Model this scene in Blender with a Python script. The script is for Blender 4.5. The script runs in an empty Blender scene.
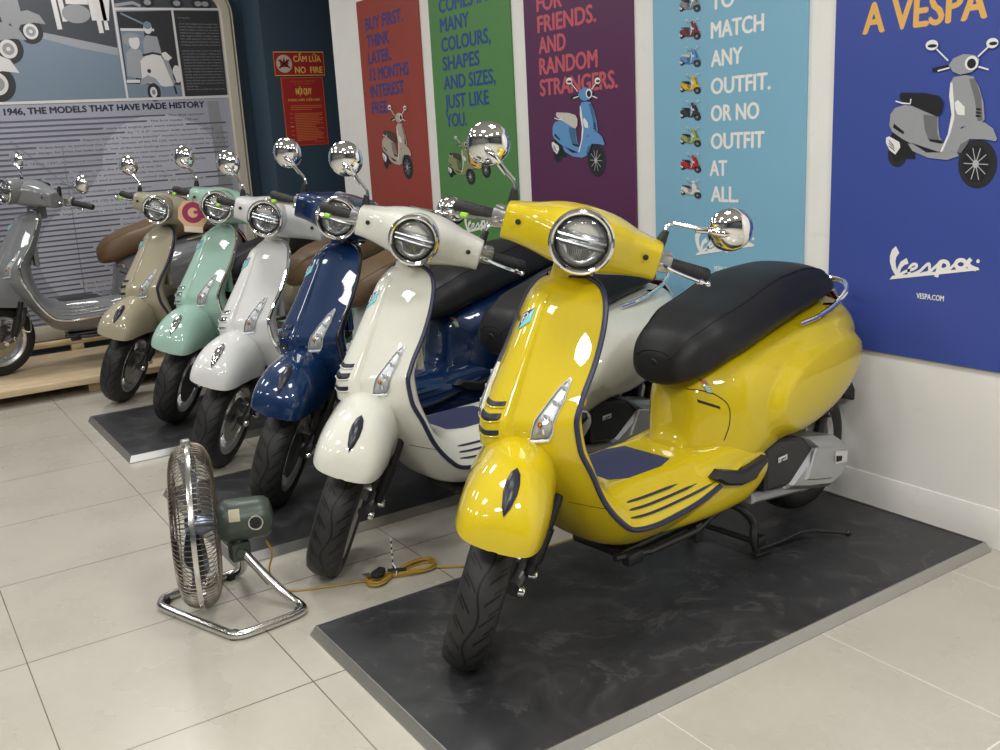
import bpy, bmesh, math, random
import numpy as np
from mathutils import Matrix, Vector

PI = math.pi
scene = bpy.context.scene
COL = scene.collection

# ------------------------------------------------------------------ camera, world, lights, exposure
CAM_H = 1.35
yaw_, pitch_, roll_ = 2.56542738, -0.24050746, -0.05422399
fwd = np.array([math.cos(pitch_)*math.cos(yaw_), math.cos(pitch_)*math.sin(yaw_), math.sin(pitch_)])
rgt = np.array([math.sin(yaw_), -math.cos(yaw_), 0.0]); upv = np.cross(rgt, fwd)
rr = math.cos(roll_)*rgt + math.sin(roll_)*upv; uu = -math.sin(roll_)*rgt + math.cos(roll_)*upv
cam = bpy.data.cameras.new('camera'); cam_o = bpy.data.objects.new('camera', cam); COL.objects.link(cam_o)
cam_o.matrix_world = Matrix(((rr[0], uu[0], -fwd[0], 0), (rr[1], uu[1], -fwd[1], 0), (rr[2], uu[2], -fwd[2], CAM_H), (0, 0, 0, 1)))
cam.sensor_width = 36.0; cam.lens = 964.776*36/1000; cam.clip_start = 0.05; cam.clip_end = 100
scene.camera = cam_o

world = bpy.data.worlds.new('world'); scene.world = world; world.use_nodes = True
world.node_tree.nodes['Background'].inputs[0].default_value = (0.75, 0.8, 0.9, 1)
world.node_tree.nodes['Background'].inputs[1].default_value = 0.15

scene.view_settings.view_transform = 'Standard'; scene.view_settings.look = 'None'
scene.view_settings.gamma = 1.0; scene.view_settings.exposure = 0.0
scene.view_settings.use_curve_mapping = False

CEIL = 3.05
LIGHT_W = 25.6
def ceiling_lamp(x, y, sx, sy, w):
    l = bpy.data.lights.new('ceiling_panel', 'AREA'); l.shape = 'RECTANGLE'; l.size = sx; l.size_y = sy
    l.energy = w; l.color = (1.0, 0.985, 0.96)
    o = bpy.data.objects.new('ceiling_panel', l); COL.objects.link(o); o.location = (x, y, CEIL-0.012)
PANELS = []
for ix in range(4):
    for iy in range(3):
        PANELS.append((-6.3 + 2.4*ix, -2.7 + 2.0*iy, 0.6, 0.6))
for i_, p_ in enumerate(PANELS): ceiling_lamp(p_[0], p_[1], p_[2]-.04, p_[3]-.04, LIGHT_W*(.85, .9, 1.0, 2.6)[i_//3])

# ------------------------------------------------------------------ small node language for materials
class NT:
    def __init__(s, name):
        s.m = bpy.data.materials.new(name); s.m.use_nodes = True; s.t = s.m.node_tree
        s.b = s.t.nodes['Principled BSDF']
    def n(s, typ, **kw):
        nd = s.t.nodes.new(typ)
        for k, v in kw.items(): setattr(nd, k, v)
        return nd
    def lk(s, a, b): s.t.links.new(a, b)
    def setin(s, sock, v):
        if hasattr(v, 'default_value') or hasattr(v, 'is_linked'): s.lk(v, sock)
        else: sock.default_value = v
    def math(s, op, a, b=0.0, c=None):
        nd = s.n('ShaderNodeMath', operation=op); s.setin(nd.inputs[0], a); s.setin(nd.inputs[1], b)
        if c is not None: s.setin(nd.inputs[2], c)
        return nd.outputs[0]
    def obj(s):
        tc = s.n('ShaderNodeTexCoord'); sp = s.n('ShaderNodeSeparateXYZ'); s.lk(tc.outputs['Object'], sp.inputs[0])
        return tc.outputs['Object'], sp.outputs[0], sp.outputs[1], sp.outputs[2]
    def noise(s, vec, scale, detail=4, rough=.5, dist=0.0):
        nd = s.n('ShaderNodeTexNoise'); s.lk(vec, nd.inputs['Vector']); nd.inputs['Scale'].default_value = scale
        nd.inputs['Detail'].default_value = detail; nd.inputs['Roughness'].default_value = rough; nd.inputs['Distortion'].default_value = dist
        return nd.outputs['Fac']
    def ramp(s, fac, stops):
        nd = s.n('ShaderNodeValToRGB'); s.lk(fac, nd.inputs[0]); e = nd.color_ramp.elements
        while len(e) < len(stops): e.new(.5)
        for i, (p, c) in enumerate(stops): e[i].position = p; e[i].color = (*c, 1) if len(c) == 3 else c
        return nd.outputs[0]
    def mix(s, fac, a, b):
        nd = s.n('ShaderNodeMix', data_type='RGBA'); s.setin(nd.inputs[0], fac)
        for sock, v in ((nd.inputs[6], a), (nd.inputs[7], b)):
            if isinstance(v, tuple): sock.default_value = (*v[:3], 1)
            else: s.lk(v, sock)
        return nd.outputs[2]
    def bump(s, h, strength=.3, dist=.01):
        nd = s.n('ShaderNodeBump'); nd.inputs['Strength'].default_value = strength; nd.inputs['Distance'].default_value = dist
        s.lk(h, nd.inputs['Height']); s.lk(nd.outputs[0], s.b.inputs['Normal'])
    def set(s, **kw):
        mp = dict(color='Base Color', rough='Roughness', metal='Metallic', coat='Coat Weight', coatr='Coat Roughness', spec='Specular IOR Level', alpha='Alpha', trans='Transmission Weight', ior='IOR', emis='Emission Strength', emc='Emission Color')
        for k, v in kw.items():
            sk = s.b.inputs[mp[k]]
            if isinstance(v, tuple): sk.default_value = (*v[:3], 1)
            else: s.setin(sk, v)
        return s

def srgb(r, g, b):
    f = lambda c: (c/255/12.92) if c/255 <= .04045 else ((c/255+.055)/1.055)**2.4
    return (f(r), f(g), f(b))

_mc = {}
def simple(name, color, rough=.5, metal=0.0, coat=0.0, var=0.06, scale=14.0, spec=.5):
    """plain procedural material with a faint noise variation of colour"""
    if name in _mc: return _mc[name]
    m = NT(name); v, x, y, z = m.obj()
    f = m.noise(v, scale)
    a = tuple(c*(1-var) for c in color); b = tuple(min(1, c*(1+var)) for c in color)
    m.set(color=m.mix(f, a, b), rough=rough, metal=metal, coat=coat, coatr=.03, spec=spec)
    _mc[name] = m.m; return m.m
def paint(name, color, metal=0.0, rough=.5):
    if name in _mc: return _mc[name]
    m = NT(name); v, x, y, z = m.obj()
    f = m.noise(v, 60)
    m.set(color=m.mix(f, tuple(c*.97 for c in color), tuple(min(1, c*1.03) for c in color)), rough=rough, metal=metal, coat=1.0, coatr=.012, spec=.25)
    _mc[name] = m.m; return m.m

YELLOW = paint('yellow_paint', srgb(198, 175, 6)); IVORY = paint('ivory_paint', srgb(212, 212, 201)); WHITE = paint('white_paint', srgb(212, 213, 211))
BLUE = paint('blue_paint', srgb(3, 40, 82), metal=.2, rough=.4); MINT = paint('mint_paint', srgb(154, 187, 172)); TAUPE = paint('taupe_paint', srgb(164, 155, 132))
GREYP = paint('grey_paint', srgb(118, 120, 123))
CHROME = simple('chrome', (.86, .86, .86), .05, 1.0, var=.02)
STEEL = simple('brushed_steel', (.47, .47, .46), .38, 1.0); ALU = simple('cast_aluminium', (.50, .51, .52), .42, .75, var=.1)
BLACKP = simple('black_plastic', (.016, .017, .019), .42); BLACKM = simple('black_metal', (.02, .02, .021), .35, .3); GLOSSB = simple('gloss_black', (.014, .017, .028), .33); PLASTB = simple('plain_gloss_black', (.012, .014, .018), .2)
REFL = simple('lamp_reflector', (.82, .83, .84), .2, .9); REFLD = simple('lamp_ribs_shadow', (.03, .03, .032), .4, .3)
NAVY = simple('navy_trim', srgb(33, 38, 66), .4); NAVYMAT = simple('navy_mat', srgb(45, 52, 88), .6)
GRIP = simple('grip_rubber', (.018, .018, .019), .6); SEATB = simple('black_leather', (.009, .0095, .011), .5, scale=90, var=.15, spec=.35); SEATT = simple('tan_leather', srgb(104, 80, 54), .5, scale=90, var=.1)
REDLENS = simple('red_lens', (.16, .012, .02), .12, coat=.8); GREENT = simple('green_film', srgb(150, 205, 60), .35)
DARKIN = simple('dark_underside', (.012, .012, .013), .7); SILVRIM = simple('silver_rim', (.62, .62, .62), .3, .8); DARKRIM = simple('dark_rim', (.035, .036, .04), .35, .5)
BRAKE = simple('brake_disc_steel', (.42, .42, .41), .3, 1.0); FORKG = simple('fork_grey', (.10, .10, .105), .4, .5)
WHITEPL = simple('white_print', srgb(232, 230, 226), .5); BADGEB = simple('badge_navy', srgb(34, 44, 90), .25, coat=.8); BADGET = simple('badge_teal', srgb(120, 196, 206), .25, coat=.8)
STICKG = simple('sticker_green', srgb(60, 130, 60), .4); STICKR = simple('sticker_red', srgb(190, 50, 40), .4); CLEARL = simple('indicator_reflector', (.72, .74, .75), .3, .35); ORANGE = simple('amber', srgb(200, 120, 50), .3)

def lens_material(name):
    m = NT(name); nt = m.t
    out = nt.nodes['Material Output']; tr = m.n('ShaderNodeBsdfTransparent'); gl = m.n('ShaderNodeBsdfGlossy'); gl.inputs['Roughness'].default_value = .02
    fr = m.n('ShaderNodeFresnel'); fr.inputs['IOR'].default_value = 1.5
    tr.inputs[0].default_value = (.96, .97, .97, 1)
    mx = m.n('ShaderNodeMixShader'); m.lk(fr.outputs[0], mx.inputs[0]); m.lk(tr.outputs[0], mx.inputs[1]); m.lk(gl.outputs[0], mx.inputs[2]); m.lk(mx.outputs[0], out.inputs[0])
    nt.nodes.remove(m.b); return m.m
LENS = lens_material('clear_lens')

def tire_material():
    m = NT('tire_rubber'); v, x, y, z = m.obj()
    th = m.math('ARCTAN2', z, y)
    ax = m.math('ABSOLUTE', x)
    cx = m.math('MULTIPLY', m.math('SINE', m.math('MULTIPLY', th, 9.0)), .009)
    g1 = m.math('LESS_THAN', m.math('ABSOLUTE', m.math('SUBTRACT', x, cx)), .0032)
    sgn = m.math('SIGN', x)
    ph = m.math('FRACT', m.math('ADD', m.math('ADD', m.math('MULTIPLY', th, 26/(2*PI)), m.math('MULTIPLY', ax, 22.0)), m.math('MULTIPLY', sgn, .25)))
    g2 = m.math('MULTIPLY', m.math('LESS_THAN', ph, .17), m.math('MULTIPLY', m.math('GREATER_THAN', ax, .014), m.math('LESS_THAN', ax, .046)))
    ph3 = m.math('FRACT', m.math('ADD', m.math('MULTIPLY', th, 26/(2*PI)), m.math('ADD', m.math('MULTIPLY', ax, 22.0), .5)))
    g3 = m.math('MULTIPLY', m.math('LESS_THAN', ph3, .13), m.math('MULTIPLY', m.math('GREATER_THAN', ax, .030), m.math('LESS_THAN', ax, .050)))
    g = m.math('MAXIMUM', g1, m.math('MAXIMUM', g2, g3))
    rad = m.math('SQRT', m.math('ADD', m.math('MULTIPLY', z, z), m.math('MULTIPLY', y, y)))
    g = m.math('MULTIPLY', g, m.math('GREATER_THAN', rad, .19))
    nz = m.noise(v, 40)
    m.set(color=m.mix(g, m.mix(nz, (.017, .017, .018), (.025, .025, .025)), (.002, .002, .002)), rough=.5, spec=.35)
    m.bump(m.math('SUBTRACT', 1.0, g), 1.0, .012)
    return m.m
TIRE = tire_material()

def floor_material():
    m = NT('porcelain_tile'); v, x, y, z = m.obj()
    def line(c, o, w):
        f = m.math('FRACT', m.math('DIVIDE', m.math('SUBTRACT', c, o), .6))
        return m.math('LESS_THAN', m.math('ABSOLUTE', m.math('SUBTRACT', f, .5)), 0.5), f
    def dist(c, o):
        f = m.math('FRACT', m.math('ADD', m.math('DIVIDE', m.math('SUBTRACT', c, o), .6), .5))
        return m.math('MULTIPLY', m.math('ABSOLUTE', m.math('SUBTRACT', f, .5)), .6)
    wob = m.math('MULTIPLY', m.math('SUBTRACT', m.noise(v, 6), .5), .0012)
    dx = m.math('ADD', dist(x, -2.785), wob); dy = m.math('ADD', dist(y, .188), wob)
    gx = m.math('LESS_THAN', dx, .0022); gy = m.math('LESS_THAN', dy, .0016)
    g = m.math('MAXIMUM', gx, gy)
    # per-tile tone
    cx = m.math('FLOOR', m.math('DIVIDE', m.math('SUBTRACT', x, -2.785), .6)); cy = m.math('FLOOR', m.math('DIVIDE', m.math('SUBTRACT', y, .188), .6))
    cmb = m.n('ShaderNodeCombineXYZ'); m.lk(cx, cmb.inputs[0]); m.lk(cy, cmb.inputs[1])
    wn = m.n('ShaderNodeTexWhiteNoise'); m.lk(cmb.outputs[0], wn.inputs[0])
    cloud = m.noise(v, 2.3, 4, .55, 0); fine = m.noise(v, 30, 4, .6)
    f = m.math('ADD', m.math('MULTIPLY', cloud, .75), m.math('MULTIPLY', fine, .25))
    base = m.ramp(f, [(.3, srgb(170, 165, 153)), (.7, srgb(186, 181, 169))])
    base = m.mix(m.math('MULTIPLY', wn.outputs[0], .35), base, srgb(176, 173, 163))
    gm = m.noise(v, .9, 2)
    # joints filled with dark grime on the aisle side and pale grout by the wall
    wallside = m.math('MULTIPLY', m.math('GREATER_THAN', y, 1.3), m.math('GREATER_THAN', x, -1.6))
    gc = m.mix(wallside, m.ramp(gm, [(.4, srgb(84, 78, 70)), (.6, srgb(120, 112, 100))]), srgb(214, 210, 200))
    m.set(color=m.mix(g, base, gc), rough=m.math('ADD', .20, m.math('MULTIPLY', cloud, .16)), spec=.5)
    m.bump(m.math('SUBTRACT', 1.0, g), .5, .002)
    return m.m
FLOORM = floor_material()

def slate_material():
    m = NT('dark_slate_laminate'); v, x, y, z = m.obj()
    n1 = m.noise(v, 5, 8, .62, 1.5); n2 = m.noise(v, 1.7, 6, .6, 2.2)
    vein = m.math('ABSOLUTE', m.math('SUBTRACT', n2, .5))
    vf = m.math('MULTIPLY', m.math('LESS_THAN', vein, .012), m.math('GREATER_THAN', n1, .5))
    c = m.ramp(n1, [(.3, srgb(36, 37, 39)), (.55, srgb(50, 50, 52)), (.75, srgb(66, 66, 67))])
    m.set(color=m.mix(m.math('MULTIPLY', vf, .16), c, srgb(112, 110, 106)), rough=m.math('ADD', .34, m.math('MULTIPLY', n1, .25)))
    m.bump(n1, .35, .004)
    return m.m
SLATE = slate_material()

def wood_material(name, c1, c2, sc):
    m = NT(name); v, x, y, z = m.obj()
    mp = m.n('ShaderNodeMapping'); m.lk(v, mp.inputs[0]); mp.inputs['Scale'].default_value = sc
    n1 = m.noise(mp.outputs[0], 6, 6, .6, .8)
    m.set(color=m.ramp(n1, [(.3, c1), (.7, c2)]), rough=.6); m.bump(n1, .15, .003)
    return m.m
PLY = wood_material('plywood', srgb(182, 158, 124), srgb(214, 194, 160), (6, 1, 6)); PINE = wood_material('pine_timber', srgb(188, 164, 120), srgb(222, 202, 160), (6, 1, 6))

def wall_material(name, c, rough=.7, dirt=0.0):
    m = NT(name); v, x, y, z = m.obj()
    n1 = m.noise(v, 3, 5, .6, .5); n2 = m.noise(v, 60, 3)
    col = m.ramp(n1, [(.3, tuple(k*.94 for k in c)), (.7, c)])
    if dirt:
        sp = m.noise(v, 7, 8, .75, 1.2)
        col = m.mix(m.math('MULTIPLY', m.math('GREATER_THAN', sp, .62), dirt), col, tuple(k*.75 for k in c))
    m.set(color=col, rough=rough); m.bump(n2, .08, .002)
    return m.m
WALLW = wall_material('white_wall', srgb(232, 230, 225), dirt=.15); WALLD = wall_material('dark_blue_wall', srgb(52, 72, 88), .5)
WALLG = wall_material('grey_wall', srgb(120, 120, 120)); CEILM = wall_material('ceiling_white', srgb(196, 196, 194)); DARKW = wall_material('shopfront_dark', srgb(70, 76, 82), .3)
CREAM = wall_material('cream_frame', srgb(196, 188, 172), .5)

# ------------------------------------------------------------------ mesh building
def pchip(xs, ys, x):
    xs = np.asarray(xs, float); ys = np.asarray(ys, float); x = np.asarray(x, float)
    h = np.diff(xs); d = np.diff(ys)/h; n = len(xs); m = np.zeros(n)
    if n == 2: return np.interp(x, xs, ys)
    for i in range(1, n-1):
        if d[i-1]*d[i] > 0:
            w1 = 2*h[i]+h[i-1]; w2 = h[i]+2*h[i-1]; m[i] = (w1+w2)/(w1/d[i-1]+w2/d[i])
    m[0] = d[0]; m[-1] = d[-1]
    k = np.clip(np.searchsorted(xs, x)-1, 0, n-2); t = (x-xs[k])/h[k]
    return (1+2*t)*(1-t)**2*ys[k] + t*(1-t)**2*h[k]*m[k] + t*t*(3-2*t)*ys[k+1] + t*t*(t-1)*h[k]*m[k+1]
def cr(pts, n):
    """smooth curve through points, n samples"""
    P = np.array(pts, float); d = np.r_[0, np.cumsum(np.linalg.norm(np.diff(P, axis=0), axis=1)**.5)]
    t = np.linspace(0, d[-1], n); out = []
    # natural-ish Catmull-Rom per axis
    m = np.zeros_like(P)
    for i in range(len(P)):
        a, b = max(i-1, 0), min(i+1, len(P)-1); m[i] = (P[b]-P[a])/(d[b]-d[a])
    k = np.clip(np.searchsorted(d, t)-1, 0, len(P)-2); h = (d[k+1]-d[k]); s = ((t-d[k])/h)[:, None]; h = h[:, None]
    return (1+2*s)*(1-s)**2*P[k] + s*(1-s)**2*h*m[k] + s*s*(3-2*s)*P[k+1] + s*s*(s-1)*h*m[k+1]
def unit(v): v = np.asarray(v, float); return v/np.linalg.norm(v)
def frame(axis):
    a = unit(axis); r = np.array([0, 0, 1.]) if abs(a[2]) < .9 else np.array([1., 0, 0]); x = unit(np.cross(r, a)); return x, np.cross(a, x), a

class MB:
    def __init__(s): s.v = []; s.f = []; s.mi = []; s.sm = []
    def add(s, V, F, mi=0, sm=True):
        o = len(s.v); s.v += [tuple(map(float, p)) for p in V]; s.f += [tuple(i+o for i in f) for f in F]; s.mi += [mi]*len(F); s.sm += [sm]*len(F); return s
    def grid(s, P, cu=False, cv=False, mi=0, cap=False):
        P = np.asarray(P, float); n, m = P.shape[:2]; F = []
        for i in range(n if cu else n-1):
            for j in range(m if cv else m-1):
                i2, j2 = (i+1) % n, (j+1) % m; F.append((i*m+j, i2*m+j, i2*m+j2, i*m+j2))
        if cap and cv: F.append(tuple(range(m))[::-1]); F.append(tuple((n-1)*m+j for j in range(m)))
        return s.add(P.reshape(-1, 3), F, mi)
    def tube(s, pts, r, n=10, closed=False, cap=True, mi=0, flat=None):
        P = np.array(pts, float); k = len(P); R = np.full(k, r, float) if np.isscalar(r) else np.array(r, float)
        T = np.zeros_like(P)
        for i in range(k):
            a, b = ((i-1) % k, (i+1) % k) if closed else (max(i-1, 0), min(i+1, k-1)); T[i] = unit(P[b]-P[a])
        x, y, _ = frame(T[0]); rings = []
        for i in range(k):
            x = unit(x - T[i]*np.dot(x, T[i])); y = np.cross(T[i], x)
            a = np.linspace(0, 2*PI, n, endpoint=False); fx, fy = (1, 1) if flat is None else flat
            rings.append(P[i] + R[i]*(fx*np.cos(a)[:, None]*x + fy*np.sin(a)[:, None]*y))
        return s.grid(rings, closed, True, mi, cap and not closed)
    def lathe(s, prof, o=(0, 0, 0), axis=(0, 0, 1), n=28, mi=0, cap=False, a0=0, a1=2*PI):
        x, y, a = frame(axis); full = abs(a1-a0-2*PI) < 1e-6
        A = np.linspace(a0, a1, n, endpoint=not full); o = np.array(o, float)
        P = [[o + a*h + r*(x*math.cos(t)+y*math.sin(t)) for t in A] for r, h in prof]
        return s.grid(P, False, full, mi, cap)
    def box(s, c, size, mi=0, rot=None, bev=0.0, seg=2):
        bm = bmesh.new(); bmesh.ops.create_cube(bm, size=1.0); bmesh.ops.scale(bm, vec=size, verts=bm.verts)
        if bev: bmesh.ops.bevel(bm, geom=bm.edges[:], offset=bev, segments=seg, affect='EDGES', profile=.5)
        M = (rot.to_4x4() if rot is not None else Matrix.Identity(4)); M = Matrix.Translation(c) @ M
        V = [M @ v.co for v in bm.verts]; bm.verts.index_update(); F = [[v.index for v in f.verts] for f in bm.faces]; bm.free()
        return s.add(V, F, mi, True)
    def prism(s, poly, to3, d0, d1, mi=0, bev=0.0):
        """poly in 2-D, to3(a,b,d) -> point; optional chamfer towards d1"""
        n = len(poly); P = np.array(poly, float); c = P.mean(0)
        rings = [[to3(a, b, d0) for a, b in P]]
        if bev:
            rings.append([to3(a, b, d1-(d1-d0)/abs(d1-d0)*bev) for a, b in P])
            Q = inset(P, bev); rings.append([to3(a, b, d1) for a, b in Q])
        else: rings.append([to3(a, b, d1) for a, b in P])
        return s.grid(rings, False, True, mi, True)
    def sphere(s, c, r, mi=0, n=16, sc=(1, 1, 1)):
        prof = [(max(1e-4, math.sin(t)), -math.cos(t)) for t in np.linspace(0, PI, n//2+1)]
        P = np.array([[np.array(c)+r*np.array(sc)*np.array([q*math.cos(a), q*math.sin(a), h]) for a in np.linspace(0, 2*PI, n, endpoint=False)] for q, h in prof])
        return s.grid(P, False, True, mi, True)
    def ell(s, c, rad, to3, mi=0, n=24, d=0.0):
        return s.add([to3(c[0]+rad[0]*math.cos(t), c[1]+rad[1]*math.sin(t), d) for t in np.linspace(0, 2*PI, n, endpoint=False)], [tuple(range(n))], mi)
    def poly(s, pts, to3, mi=0, d=0.0): return s.add([to3(a, b, d) for a, b in pts], [tuple(range(len(pts)))], mi)
    def ribbon(s, pts, w, to3, mi=0, d=0.0, closed=False):
        P = np.array(pts, float); k = len(P); W = np.full(k, w, float) if np.isscalar(w) else np.array(w, float); L = []
        for i in range(k):
            a, b = ((i-1) % k, (i+1) % k) if closed else (max(i-1, 0), min(i+1, k-1)); t = unit(P[b]-P[a]); nn = np.array([-t[1], t[0]])
            L.append([to3(*(P[i]+nn*W[i]/2), d), to3(*(P[i]-nn*W[i]/2), d)])
        return s.grid(np.array(L), closed, False, mi)
    def build(s, name, mats, parent=None, loc=None, ang=35, recalc=True, link=True):
        me = bpy.data.meshes.new(name); me.from_pydata(s.v, [], s.f)
        for m in (mats if isinstance(mats, (list, tuple)) else [mats]): me.materials.append(m)
        me.polygons.foreach_set('material_index', s.mi); me.polygons.foreach_set('use_smooth', s.sm); me.update()
        if recalc:
            bm = bmesh.new(); bm.from_mesh(me); bmesh.ops.recalc_face_normals(bm, faces=bm.faces[:]); bm.to_mesh(me); bm.free()
        me.set_sharp_from_angle(angle=math.radians(ang))
        o = bpy.data.objects.new(name, me); COL.objects.link(o)
        if parent is not None: o.parent = parent
        if loc is not None: o.location = loc
        return o
def inset(P, d):
    P = np.array(P, float); n = len(P); area = .5*sum(P[i][0]*P[(i+1) % n][1]-P[(i+1) % n][0]*P[i][1] for i in range(n)); sg = 1 if area > 0 else -1; Q = []
    for i in range(n):
        a = unit(P[i]-P[i-1]); b = unit(P[(i+1) % n]-P[i]); na = np.array([-a[1], a[0]])*sg; nb = np.array([-b[1], b[0]])*sg
        q = na+nb; q = q/max(.35, np.dot(q, q)/2); Q.append(P[i]+q*d)
    return Q
def empty(name, loc, rot=(0, 0, 0)):
    o = bpy.data.objects.new(name, None); COL.objects.link(o); o.location = loc; o.rotation_euler = rot; o.empty_display_size = .1; return o
def tag(o, label, cat, group=None):
    o['label'] = label; o['category'] = cat
    if group: o['group'] = group
    return o
def structure(o): o['kind'] = 'structure'; return o

_fontcache = {}
def text_geo(s, bold=.0):
    """flat triangles of a line of text, lower-left at 0, unscaled; returns verts (n,2) and faces"""
    key = (s, bold)
    if key in _fontcache: return _fontcache[key]
    cu = bpy.data.curves.new('t', 'FONT'); cu.body = s; cu.size = 1.0; cu.offset = bold; cu.resolution_u = 3; cu.fill_mode = 'FRONT'
    ob = bpy.data.objects.new('t', cu); COL.objects.link(ob); dg = bpy.context.evaluated_depsgraph_get(); dg.update()
    me = bpy.data.meshes.new_from_object(ob.evaluated_get(dg))
    V = np.array([v.co[:2] for v in me.vertices]) if len(me.vertices) else np.zeros((0, 2)); F = [tuple(p.vertices) for p in me.polygons]
    bpy.data.objects.remove(ob); bpy.data.curves.remove(cu); bpy.data.meshes.remove(me)
    _fontcache[key] = (V, F); return V, F
CAPH = None
def text(mb, s, x0, z0, cap, to3, width=None, bold=.012, mi=0, d=0.0, xscale=None):
    global CAPH
    if CAPH is None: CAPH = text_geo('H')[0][:, 1].max()
    V, F = text_geo(s, 0)
    if not len(V): return
    k = cap/CAPH; xm = V[:, 0].min(); w = (V[:, 0].max()-xm)*k; e = bold*k
    kx = k*((width-2*e)/w if width else (xscale or 1.0))
    # heavier strokes: the outline printed again a hair to each side
    for i, (ox, oz) in enumerate(((0, 0), (2, 0), (1, 1), (1, -1)) if bold > .018 else ((0, 0), (2, 0)) if bold else ((0, 0),)):
        mb.add([to3(x0+ox*e+(a-xm)*kx, z0+oz*e*.6+b*k, d+i*3e-5) for a, b in V], F, mi, False)
# ------------------------------------------------------------------ room shell
WY = 2.83; XB = -7.2; XC = -6.88
mb = MB(); mb.box((-1.65, -.5, -.05), (11.9, 9.4, .1)); structure(mb.build('floor', FLOORM))
mb = MB(); mb.box((-1.65, -.5, CEIL+.05), (11.9, 9.4, .1)); structure(mb.build('ceiling', CEILM))
mb = MB(); mb.box((-1.08, WY+.06, CEIL/2), (10.16, .12, CEIL)); structure(mb.build('wall_back', WALLW))
mb = MB(); mb.box((XB-.11, -.5, CEIL/2), (.1, 9.4, CEIL)); structure(mb.build('wall_left', WALLD))
mb = MB(); mb.box((-5.7, 4.15, CEIL/2), (3.2, .1, CEIL)); structure(mb.build('wall_recess', WALLD))
mb = MB(); mb.box(((XC+XB-.06)/2, 3.345, CEIL/2), (XC-XB+.06, 1.44, CEIL)); structure(mb.build('wall_column', WALLD))
mb = MB(); mb.box((4.05, -.8, CEIL/2), (.1, 8.8, CEIL)); structure(mb.build('wall_right', DARKW))
mb = MB(); mb.box((-1.65, -5.15, CEIL/2), (11.9, .1, CEIL)); structure(mb.build('wall_front', WALLG))
mb = MB(); mb.box((-1.08, WY-.001, .0665), (10.16, .006, .133), bev=.002); structure(mb.build('baseboard_back', WALLW))

# light fittings of the ceiling: frame around each panel
for i, (x, y, sx, sy) in enumerate(PANELS):
    mb = MB()
    for dx, dy, wx, wy_ in ((0, sy/2, sx+.03, .03), (0, -sy/2, sx+.03, .03), (sx/2, 0, .03, sy-.03), (-sx/2, 0, .03, sy-.03)): mb.box((x+dx, y+dy, CEIL-.012), (wx, wy_, .024))
    o = mb.build('trim_%d' % (i+1), STEEL); structure(o)

# ------------------------------------------------------------------ display platforms on the floor
def platform(x0, x1, y0, y1, h, label):
    g = empty('display_platform', ((x0+x1)/2, (y0+y1)/2, 0)); tag(g, label, 'platform', 'low black display platforms')
    cx, cy = g.location.x, g.location.y
    mb = MB(); mb.box((0, 0, h/2-.001), (x1-x0-.032, y1-y0-.032, h-.002)); mb.build('slate_top', SLATE, g)
    # sloped aluminium edge
    mb = MB(); t = .016
    out = [(x0-cx, y0-cy), (x1-cx, y0-cy), (x1-cx, y1-cy), (x0-cx, y1-cy)]; mid = inset(out, .013); inn = inset(out, .0165)
    R = [[(a, b, .0) for a, b in out], [(a, b, .004) for a, b in out], [(a, b, h+.0015) for a, b in mid], [(a, b, h+.0015) for a, b in inn], [(a, b, h-.004) for a, b in inn]]
    mb.grid(R, False, True)
    NX = ((0, -1), (1, 0), (0, 1), (-1, 0))
    for k in range(4):
        for f in (.25, .7):
            p = np.array(out[k])*(1-f)+np.array(out[(k+1) % 4])*f
            mb.lathe([(.0045, -.001), (.004, .0015), (.0005, .002)], (p[0]-NX[k][0]*.0075, p[1]-NX[k][1]*.0075, h*.55), (NX[k][0], NX[k][1], .42), 10, cap=True)
    mb.build('edge_strip', STEEL, g, ang=20); return g
PH = .031
platform(-2.418, -1.527, .878, 2.805, PH, 'black slate display platform under the yellow scooter')
platform(-3.905, -3.01, .86, 2.805, PH, 'black slate display platform under the blue scooter')
platform(-5.353, -4.44, .853, 2.805, PH, 'black slate display platform under the mint green scooter')

# wooden pallet by the history board
pal = empty('wooden_pallet', (-6.5, 0.6, 0)); tag(pal, 'pale wooden pallet under the grey scooter by the history board', 'pallet')
mb = MB(); mb.box((0, 0, .0825), (1.0, 2.9, .037), bev=.002); mb.build('deck_sheet', PLY, pal)
for dy in (-1.2, -.4, .45, 1.25):
    mb = MB(); mb.box((-.03, dy, .032), (.9, .09, .0635)); mb.build('bearer', PINE, pal)
rail = empty('timber_rail', (-7.045, .6, 0)); tag(rail, 'pale timber rail on blocks behind the pallet at the board', 'timber')
mb = MB(); mb.box((0, 0, .155), (.06, 2.9, .035), bev=.003); mb.build('rail_bar', PINE, rail)
for dy in (-1.1, -.2, .53, 1.3):
    mb = MB(); mb.box((0, dy, .069), (.058, .08, .138), bev=.002); mb.build('block', PINE, rail)

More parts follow.
